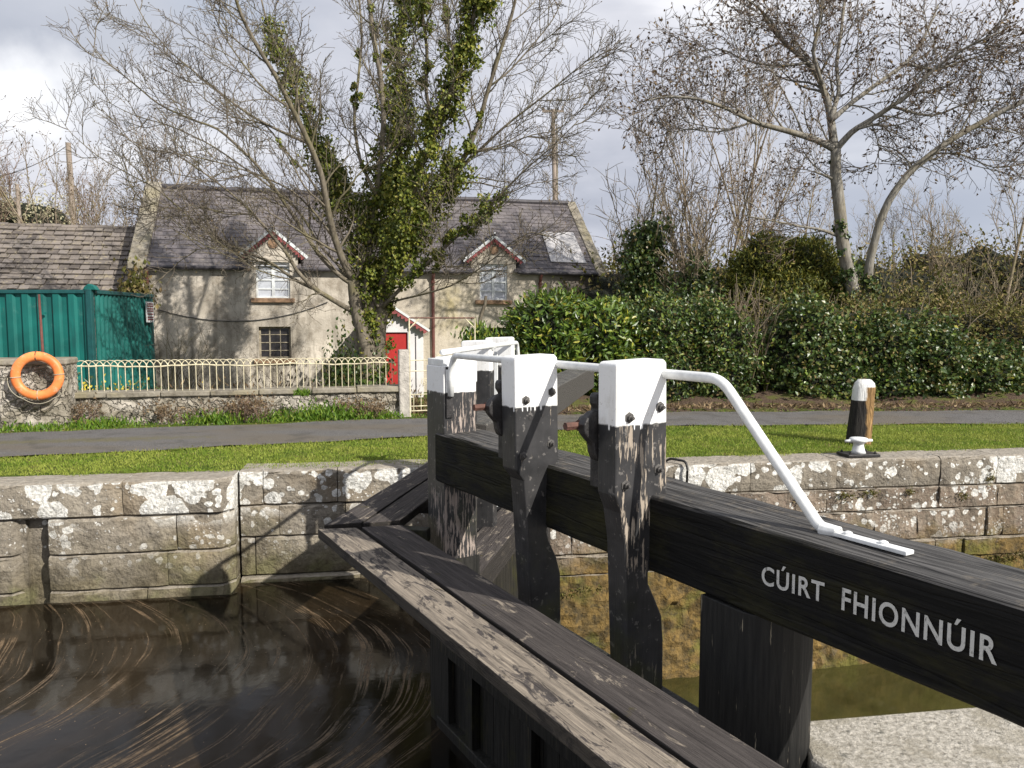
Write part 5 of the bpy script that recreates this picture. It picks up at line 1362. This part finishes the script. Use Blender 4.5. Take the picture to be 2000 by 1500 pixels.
put(tc, 1880, 0, 38, .75, 2.2, 'smaller bare tree left of the tall one at the right edge'); put(tc, 1300, 0, 31, .62, 1, 'small bare tree seen between the two ivy covered trees'); put(tc, 1640, 0, 40, .8, .3, 'distant bare tree directly behind the pale trunk')
bare_tree(41, 7.4, 1, 'ivy_covered_tree', 'bark3', 'narrow dark ivy covered tree right of the cottage gable', GP(1258, 21.5), 'ivy covered trees', ivyr=.62, spread=.05, kids=8)
bare_tree(43, 5.8, 2, 'ivy_covered_tree', 'bark3', 'broader dark ivy covered tree between the narrow one and the yew bush', GP(1335, 20.5), 'ivy covered trees', ivyr=.60, spread=.12, kids=8)
bare_tree(47, 5.6, 2, 'ivy_covered_tree', 'bark3', 'small ivy covered tree in the distance near the right edge', GP(1885, 27), 'ivy covered trees', ivyr=.45, spread=.15, kids=10)
g2 = 'bare trees behind the outbuilding'
te = bare_tree(53, 10.8, 4, 'bare_tree', 'bark4', 'reddish brown bare tree behind the outbuilding at the far left edge', GP(20, 42), g2, spread=.4, kids=13)
put(te, 95, 0, 44, .92, 2, 'reddish brown bare tree between the two wooden poles'); put(te, -70, 0, 41, 1.05, 4, 'reddish brown bare tree partly cut off by the left edge')
tf = bare_tree(59, 11.0, 3, 'bare_tree', 'bark3', 'pale budding bare tree behind the left gable of the cottage', GP(255, 32), g2, bud=.10, spread=.3, kids=14)
put(tf, 205, 0, 36, .85, 1.5, 'pale bare tree just right of the pinkish pole'); put(tf, 1150, 0, 34, .72, 2.5, 'bare tree behind the right gable of the cottage')

def lump(c, rx, ry, rz, seed, n=3, amp=.16):
    """uneven dark body of a bush: a deformed icosphere"""
    import bmesh
    bm = bmesh.new(); bmesh.ops.create_icosphere(bm, subdivisions=n, radius=1); r = random.Random(seed); ph = [r.uniform(0, 6) for _ in range(6)]
    mb = MB(); bm.verts.ensure_lookup_table()
    for v in bm.verts:
        p = v.co; k = 1+amp*(math.sin(p.x*4+ph[0])+math.sin(p.y*4.5+ph[1])+math.sin(p.z*5+ph[2])+.5*math.sin(p.x*9+ph[3]+p.z*7))*.6
        mb.v.append((c[0]+p.x*rx*k, c[1]+p.y*ry*k, c[2]+p.z*rz*k))
    mb.f = [tuple(v.index for v in f.verts) for f in bm.faces]; bm.free(); return mb
def shell(lumps, N, lf, asp, seed, dens=.2, droop=-.2, up=.5, jn=.5, outw=.12, mb=None, dirup=0.0):
    """leaves over the surfaces of lumps"""
    g = np.random.default_rng(seed); mb = mb or MB(); tot = sum(len(l.f) for l in lumps)
    for l in lumps:
        V = np.array(l.v); Fc = np.array([f[:3] for f in l.f]); ctr = V.mean(0); a, b, c = V[Fc[:, 0]], V[Fc[:, 1]], V[Fc[:, 2]]
        ar = np.linalg.norm(np.cross(b-a, c-a), axis=1); nrm = np.cross(b-a, c-a); nrm /= (np.linalg.norm(nrm, axis=1)[:, None]+1e-9)
        vis = (nrm[:, 1] < .45)
        pr_ = ar*vis; pr_ /= pr_.sum(); n = int(N*ar.sum()/sum(np.linalg.norm(np.cross(np.array(q.v)[np.array([f[1] for f in q.f])]-np.array(q.v)[np.array([f[0] for f in q.f])], np.array(q.v)[np.array([f[2] for f in q.f])]-np.array(q.v)[np.array([f[0] for f in q.f])]), axis=1).sum() for q in lumps))
        k = g.choice(len(Fc), n, p=pr_); r1 = np.sqrt(g.random(n)); r2 = g.random(n)
        P = a[k]*(1-r1)[:, None]+b[k]*(r1*(1-r2))[:, None]+c[k]*(r1*r2)[:, None]; nn = nrm[k]
        off = g.normal(0, outw, n)+outw*.4*np.sin(P[:, 0]*7)+outw*.4*np.sin(P[:, 2]*9+P[:, 0]*3)
        C = P+nn*off[:, None]; D = g.normal(0, .7, (n, 3))+nn*.5+[0, 0, droop+dirup]; Nn = nn+g.normal(0, jn, (n, 3))+[0, 0, up]
        L = g.uniform(.65, 1.25, n)*lf; mb.leaves(C, D, Nn, L, L*asp, .12)
    return mb
def bush(name, label, cat, loc, lumps, parts, core='core'):
    t = thing(name, label, cat, loc); cm = MB()
    for l in lumps: cm.add(l.v, l.f)
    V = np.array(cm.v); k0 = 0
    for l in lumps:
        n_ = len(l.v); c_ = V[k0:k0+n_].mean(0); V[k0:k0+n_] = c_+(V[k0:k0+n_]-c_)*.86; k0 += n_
    cm.v = V.tolist(); part('shade_core', cm, core, t)  # solid dark lumps added behind the leaves, shade put into their colour
    for nm, mb, mt in parts: part(nm, mb, mt, t)
    return t
def LP(u, v, Y, rx, ry, rz, s, n=3, amp=.12): return lump(tuple(atY(u, v, Y)), rx, ry, rz, s, n, amp)
# laurel
Lz = [LP(1065, 660, 14.9, .80, .7, .80, 1), LP(1150, 668, 15.0, .85, .8, .85, 2), LP(1060, 735, 14.9, .95, .8, .75, 3), LP(1200, 740, 15.0, .9, .8, .8, 4), LP(1010, 700, 14.8, .45, .5, .6, 5), LP(1240, 690, 15.1, .7, .7, .75, 6)]
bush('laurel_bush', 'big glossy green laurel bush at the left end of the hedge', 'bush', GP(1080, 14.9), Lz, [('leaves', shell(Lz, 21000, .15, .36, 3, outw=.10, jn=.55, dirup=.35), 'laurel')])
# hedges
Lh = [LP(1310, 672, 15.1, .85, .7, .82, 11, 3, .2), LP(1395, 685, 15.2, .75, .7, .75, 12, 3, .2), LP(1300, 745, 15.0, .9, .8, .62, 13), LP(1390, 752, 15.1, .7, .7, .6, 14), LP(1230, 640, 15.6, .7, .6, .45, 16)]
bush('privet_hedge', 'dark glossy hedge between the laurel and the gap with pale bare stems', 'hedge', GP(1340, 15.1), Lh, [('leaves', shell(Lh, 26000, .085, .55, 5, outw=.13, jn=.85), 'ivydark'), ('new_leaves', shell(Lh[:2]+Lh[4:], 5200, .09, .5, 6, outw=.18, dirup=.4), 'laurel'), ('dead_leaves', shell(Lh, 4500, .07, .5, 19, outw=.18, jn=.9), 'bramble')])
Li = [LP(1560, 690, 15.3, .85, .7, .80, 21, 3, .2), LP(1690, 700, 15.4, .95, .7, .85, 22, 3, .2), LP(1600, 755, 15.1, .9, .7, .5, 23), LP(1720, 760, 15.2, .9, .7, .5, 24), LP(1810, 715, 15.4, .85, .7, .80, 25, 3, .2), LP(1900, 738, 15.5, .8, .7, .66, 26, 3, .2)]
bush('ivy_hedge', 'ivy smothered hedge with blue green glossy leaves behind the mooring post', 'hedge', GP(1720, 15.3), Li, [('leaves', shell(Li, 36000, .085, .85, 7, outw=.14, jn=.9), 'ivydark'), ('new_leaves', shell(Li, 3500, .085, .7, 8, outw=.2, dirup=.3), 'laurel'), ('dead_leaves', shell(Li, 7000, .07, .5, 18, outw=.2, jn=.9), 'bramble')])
Lb = [LP(1985, 700, 17.2, 1.2, 1, 1.0, 31), LP(2080, 720, 16.0, 1.2, 1, .9, 32), LP(1900, 670, 18, 1.4, 1, .8, 33), LP(1760, 650, 18, 1.4, .9, .7, 34), LP(2000, 770, 15.8, .6, .6, .35, 35)]
def stems(seed, box, n, hh, r=.012, lean=.35, bend=.15):
    T = Tree(seed); g = T.g
    for k in range(n):
        u = g.uniform(box[0], box[1]); Y = g.uniform(box[4], box[5]); v = g.uniform(box[2], box[3]); p = np.array(tuple(atY(u, v, Y)))
        pts, rad = T.walk(p, np.array([g.normal(0, lean), g.normal(0, lean), 1.]), g.uniform(*hh), r*g.uniform(.5, 1.2), .004, 6, bend, -.02); T.tw.tube(pts, rad, 4, False)
    return T.tw
bush('bramble_thicket', 'olive and brown bramble thicket at the right edge behind the ivy hedge', 'thicket', GP(1980, 17), Lb, [('leaves', shell(Lb, 30000, .09, .5, 9, outw=.24, jn=.9), 'bramble'), ('stems', stems(4, (1740, 2080, 600, 740, 16.4, 18), 90, (.4, 1.0)), 'bark3')])
Lg = [LP(1465, 730, 15.9, .45, .4, .75, 41), LP(1420, 665, 16.4, .9, .5, .5, 42), LP(1520, 650, 16.6, .9, .5, .5, 43), LP(1620, 640, 17.0, 1.1, .6, .45, 44)]
bush('dead_shrub', 'pale bare stems and brown growth filling the gap in the middle of the hedge', 'shrub', GP(1465, 15.4), Lg, [('leaves', shell(Lg, 9000, .08, .5, 10, outw=.22, jn=.9), 'bramble'), ('stems', stems(6, (1425, 1500, 640, 790, 14.8, 15.4), 80, (.7, 1.5), .012, .22, .12), 'bark3'), ('dry_stems', stems(8, (1330, 1680, 600, 680, 15.6, 16.6), 170, (.3, .7), .010, .6, .2), 'bark3')])
# yew
Ly = [LP(1495, 525, 20.2, .85, .8, .85, 51, 3, .12), LP(1565, 530, 20.2, .85, .8, .82, 52, 3, .12), LP(1600, 570, 20, .75, .8, .75, 53, 3, .12), LP(1465, 575, 20, .70, .8, .75, 54, 3, .12), LP(1535, 590, 19.8, 1.1, .8, .85, 55)]
bush('yew_bush', 'rounded dark golden green evergreen bush standing above the hedge', 'bush', GP(1530, 22), Ly, [('leaves', shell(Ly, 30000, .12, .32, 11, outw=.085, jn=.7, dirup=.7), 'yew')])
# scrub closing the view under the trees
sc_ = MB(); 
Ls2 = [LP(u, v, Y, 2.2, 1.2, h, 60+i, 3, .2) for i, (u, v, Y, h) in enumerate(((1215, 590, 24, .9), (1290, 590, 25, 1.1), (1400, 585, 26, 1.3), (1700, 590, 27, 1.5), (1820, 575, 30, 1.6), (1930, 570, 31, 1.8), (2060, 560, 30, 1.8), (1200, 600, 30, 1.4)))]
bush('scrub', 'low brown scrub below the bare trees beyond the hedge', 'scrub', GP(1600, 27), Ls2, [('leaves', shell(Ls2, 22000, .17, .5, 12, outw=.45, jn=1, dirup=.3), 'bramble'), ('stems', stems(9, (1180, 2060, 560, 620, 23, 29), 260, (.6, 1.8), .014, .3, .15), 'bark3')])
# far hedge line to the horizon
fh = [lump((x, 75+8*math.sin(x), 0), 7, 3, 2.8+math.sin(x*1.3)*.8, int(x)+200, 3, .25) for x in range(-90, 100, 8)]
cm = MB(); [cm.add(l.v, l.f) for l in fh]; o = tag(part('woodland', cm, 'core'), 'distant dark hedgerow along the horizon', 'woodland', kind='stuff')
tag(part('woodland_twigs', shell(fh, 26000, .7, .5, 13, outw=1.0, jn=1, dirup=.4), 'bramble'), 'distant brown foliage of the hedgerow on the horizon', 'woodland', kind='stuff')
# blossom behind the outbuilding
Lq = [LP(40, 425, 40, 2.2, 1, .8, 81), LP(90, 432, 40, 1.6, 1, .7, 82), LP(-20, 425, 40, 1.8, 1, .8, 83)]
bush('blossom_bush', 'pale blossoming bush just above the outbuilding roof at the far left', 'bush', GP(50, 40), Lq, [('leaves', shell(Lq, 3500, .16, .6, 14, outw=.5, jn=1), 'blossom')])
# weeds, brambles and small garden plants
def clump(name, label, cat, u, v, Y, n, w, h, mt, lf=.09, asp=.3, seed=1, kind=None, zb=None, group=None):
    g = np.random.default_rng(seed); p = atY(u, v, Y); c = np.array([p.x, p.y, p.z if zb is None else zb]); C = np.stack([g.normal(0, w*.5, n), g.normal(0, w*.25, n), np.abs(g.normal(0, h*.5, n))], 1)
    D = np.stack([g.normal(0, .5, n), g.normal(0, .4, n), np.ones(n)], 1); mb = MB(); L = g.uniform(.6, 1.3, n)*lf; mb.leaves(C+c, D, g.normal(0, 1, (n, 3))+[0, -.8, .3], L, L*asp, .2)
    return tag(part(name, mb, mt, base=tuple(c)), label, cat, group, kind)
for i, (u, v, Y, n, w, h, mt, lb) in enumerate(((200, 832, 11.55, 500, .5, .14, 'weed', 'low green weed clump right of the life ring below the wall'), (420, 822, 12.0, 800, .5, .18, 'weed', 'green weed clump below the middle of the garden wall'),
    (560, 818, 12.25, 700, .5, .20, 'weed', 'green weed clump left of the tallest one below the wall'), (640, 812, 12.35, 1500, .55, .28, 'weed', 'tallest bright green nettle clump at the foot of the garden wall'), (60, 835, 11.3, 500, .7, .10, 'weed', 'low weeds under the life ring'), (735, 812, 12.6, 400, .4, .13, 'weed', 'small green weeds near the gate pier'),
    (590, 770, 12.2, 160, .12, .10, 'weed', 'small fern tuft growing from the wall face'))):
    clump('weed_clump', lb, 'weeds', u, v, Y, n, w, h*.75, mt, .085, .28, 70+i, group='weeds along the garden wall', zb=(0 if v > 780 else None))
def twigclump(name, label, cat, u, Y, n, w, hh, mt, seed, zb=0, r=.006, lean=.35, leaf=None):
    T = Tree(seed); g = T.g; p = atY(u, 700, Y); base = np.array([p.x, p.y, zb]); t = thing(name, label, cat, tuple(base))
    for k in range(n):
        q = base+np.array([g.normal(0, w*.5), g.normal(0, .06), 0]); pts, rad = T.walk(q, np.array([g.normal(0, lean), g.normal(-.1, lean*.4), 1.]), g.uniform(*hh), r, .002, 7, .16, -.01); T.tw.tube(pts, rad, 3, False)
        T.kids(pts, rad, 1, 0, [None, dict(k=4, L=hh[1]*.3, n=3, wander=.2, up=.0, rk=.6, rmax=r*.6, rmin=.002)], .3)
    part('stems', T.tw, mt, t)
    if leaf: part('leaves', T.buds(leaf[0], leaf[2], .03, .9), leaf[1], t)
    return t
for i, (u, Y, n, w, h, lb) in enumerate(((130, 11.65, 46, .4, .35, 'dry brown bramble tangle beside the life ring'), (330, 11.95, 26, .35, .30, 'thin dry brambles against the wall left of centre'), (470, 12.1, 60, .5, .38, 'thick dry bramble tangle against the middle of the garden wall'), (700, 12.55, 60, .45, .30, 'dry brambles against the wall near the gate pier'))):
    twigclump('dry_bramble', lb, 'bramble', u, Y, n, w, (h*.6, h*1.2), 'bark4', 90+i, 0, .005, .6, (.05, 'deadweed', 2))
twigclump('bare_shrub', 'bare twiggy shrub against the cottage wall beside the green container', 'shrub', 350, 18.2, 26, .8, (1.2, 2.7), 'bark', 101, -.5, .012, .22)
twigclump('bare_shrub', 'bare twiggy shrub in front of the barred ground floor window', 'shrub', 545, 19.0, 22, .5, (.8, 2.0), 'bark4', 103, -.6, .009, .3)
twigclump('rose_shrub', 'leafy rose stems rising behind the railing in front of the container', 'shrub', 195, 13.2, 16, .8, (.5, 1.15), 'bark4', 105, -.3, .006, .3, (.06, 'ivydark', 4))
clump('daffodils', 'yellow daffodils behind the railing in front of the green container', 'flowers', 190, 740, 12.9, 75, 1.1, .18, 'daff', .05, .8, 106, zb=.42)
clump('daffodil_leaves', 'green leaves around the yellow daffodils behind the railing', 'plants', 190, 740, 12.9, 700, 1.3, .30, 'ivydark', .12, .2, 107, zb=.15)
clump('ivy_mound', 'dark ivy growing up beside the tree foot behind the railing', 'ivy', 720, 720, 15.2, 1500, .5, 1.0, 'ivydark', .09, .8, 108, zb=-.3)
clump('garden_growth', 'dark undergrowth in the garden behind the middle of the railing', 'plants', 480, 740, 16.5, 4200, 4.0, .55, 'deadweed', .14, .25, 109, zb=-.5, kind='stuff')
clump('wall_shrub', 'dark shrub against the porch side behind the tree', 'shrub', 668, 690, 20.3, 1200, .5, 1.2, 'ivydark', .11, .6, 110, zb=-.3)
clump('gate_plant', 'dark leafy plant seen through the garden gate frame', 'shrub', 935, 650, 14.2, 520, .35, .28, 'laurel', .11, .4, 111, zb=atY(935, 668, 14.2).z)
clump('path_weeds', 'dry stalks growing behind the garden gate', 'weeds', 818, 760, 13.8, 400, .3, .5, 'deadweed', .12, .2, 112, zb=-.2)
mb = MB(); a = atY(936, 655, 16); mb.tube([atY(934, 720, 16), a, atY(938, 620, 16), atY(947, 595, 16), atY(949, 578, 16)], [.05, .045, .04, .035, .03], 8)
tag(part('dead_stump', mb, 'bark', base=atY(934, 720, 16)), 'dark crooked dead stem below the right hand dormer window', 'stump')
clump('dead_leaves_pile', 'yellowed leaves on the shed roof beside the cottage gable', 'plant', 262, 540, 20.2, 900, .4, .9, 'bramble', .14, .6, 113, zb=HP(-.6, -.1, 1.9).z)

# ------------------------------------------------------------------ daylight
SE = R(34.5); SA = math.atan2(.77, -.64)
sun = bpy.data.lights.new('sun', 'SUN'); so = bpy.data.objects.new('sun', sun); COL.objects.link(so)
sd = Vector((.77*math.cos(SE), -.64*math.cos(SE), math.sin(SE)))
so.rotation_euler = sd.to_track_quat('Z', 'Y').to_euler(); sun.energy = 4.6; sun.angle = R(.5); sun.color = (1, .95, .87)
W = bpy.data.worlds.new('World'); sc.world = W; W.use_nodes = True; nt = W.node_tree; bg = nt.nodes['Background']
sky = nt.nodes.new('ShaderNodeTexSky'); sky.sky_type = 'NISHITA'; sky.sun_disc = False; sky.sun_elevation = SE; sky.sun_rotation = math.atan2(.77, -.64); sky.air_density = 1.2; sky.dust_density = 1.5
def wn(ty, ins=None, **at):
    n = nt.nodes.new(ty)
    for k, v in at.items(): setattr(n, k, v)
    for k, v in (ins or {}).items():
        if isinstance(v, bpy.types.NodeSocket): nt.links.new(v, n.inputs[k])
        else: n.inputs[k].default_value = v
    return n
def wramp(f, stp):
    n = wn('ShaderNodeValToRGB', {0: f}); e = n.color_ramp.elements
    while len(e) < len(stp): e.new(.5)
    for el, (p, c) in zip(e, stp): el.position = p; el.color = (*c, 1) if not isinstance(c, (int, float)) else (c, c, c, 1)
    return n.outputs[0]
tc_ = wn('ShaderNodeTexCoord').outputs['Generated']
mpn = wn('ShaderNodeMapping', {0: tc_, 3: (1, 1, 2.6), 1: (.35, .1, .2)}).outputs[0]
dirv = ray(50, 190).normalized()
n1 = wn('ShaderNodeTexNoise', {'Vector': mpn, 'Scale': 2.4, 'Detail': 7.0, 'Roughness': .52, 'Distortion': .3}).outputs[0]
n2 = wn('ShaderNodeTexNoise', {'Vector': mpn, 'Scale': 5.5, 'Detail': 6.0, 'Roughness': .5}).outputs[0]
n3 = wn('ShaderNodeTexNoise', {'Vector': mpn, 'Scale': 1.3, 'Detail': 3.0}).outputs[0]
cl = wramp(n1, [(.34, (2.5, 2.8, 3.5)), (.46, (4.2, 4.4, 5.1)), (.58, (5.6, 5.7, 6.2)), (.68, (8.5, 8.5, 8.7))])
cl2 = wn('ShaderNodeMixRGB', {0: .35, 1: cl, 2: wramp(n2, [(.3, (3.4, 3.6, 4.2)), (.7, (7.0, 7.0, 7.4))])}).outputs[0]
cover = wramp(n3, [(.36, 0.35), (.44, 1.0)])
def patch(u, v, r0, r1):
    d = ray(u, v).normalized(); nz_ = wn('ShaderNodeTexNoise', {'Vector': tc_, 'Scale': 9.0, 'Detail': 6.0}).outputs[1]
    off = wn('ShaderNodeVectorMath', {0: nz_, 1: (.22, .22, .16)}, operation='MULTIPLY').outputs[0]
    pv = wn('ShaderNodeVectorMath', {0: tc_, 1: off}, operation='ADD').outputs[0]
    df = wn('ShaderNodeVectorMath', {0: pv, 1: tuple(d+Vector((.11, .11, .08)))}, operation='SUBTRACT').outputs[0]
    sc3 = wn('ShaderNodeVectorMath', {0: df, 1: (1, 1, 2.2)}, operation='MULTIPLY').outputs[0]
    ln = wn('ShaderNodeVectorMath', {0: sc3}, operation='LENGTH').outputs[1]
    return wn('ShaderNodeMapRange', {0: ln, 1: r0, 2: r1, 3: 1.0, 4: 0.0}).outputs[0]
mixc = wn('ShaderNodeMixRGB', {0: cover, 1: sky.outputs[0], 2: cl2}).outputs[0]
mixc = wn('ShaderNodeMixRGB', {0: patch(30, 190, .04, .13), 1: mixc, 2: (9.5, 9.5, 9.6, 1)}).outputs[0]
dk = wn('ShaderNodeMath', {0: patch(1850, 430, .05, .40), 1: .75}, operation='MULTIPLY').outputs[0]
mixc = wn('ShaderNodeMixRGB', {0: dk, 1: mixc, 2: (3.1, 3.5, 4.3, 1)}).outputs[0]
dk = wn('ShaderNodeMath', {0: patch(150, 20, .05, .35), 1: .6}, operation='MULTIPLY').outputs[0]
mixc = wn('ShaderNodeMixRGB', {0: dk, 1: mixc, 2: (3.6, 3.9, 4.5, 1)}).outputs[0]
nt.links.new(mixc, bg.inputs[0]); bg.inputs[1].default_value = .1
sc.view_settings.view_transform = 'Standard'; sc.view_settings.look = 'None'; sc.view_settings.gamma = 1; sc.view_settings.exposure = 0.5
sc.view_settings.use_curve_mapping = False
sc.cycles.use_denoising = True
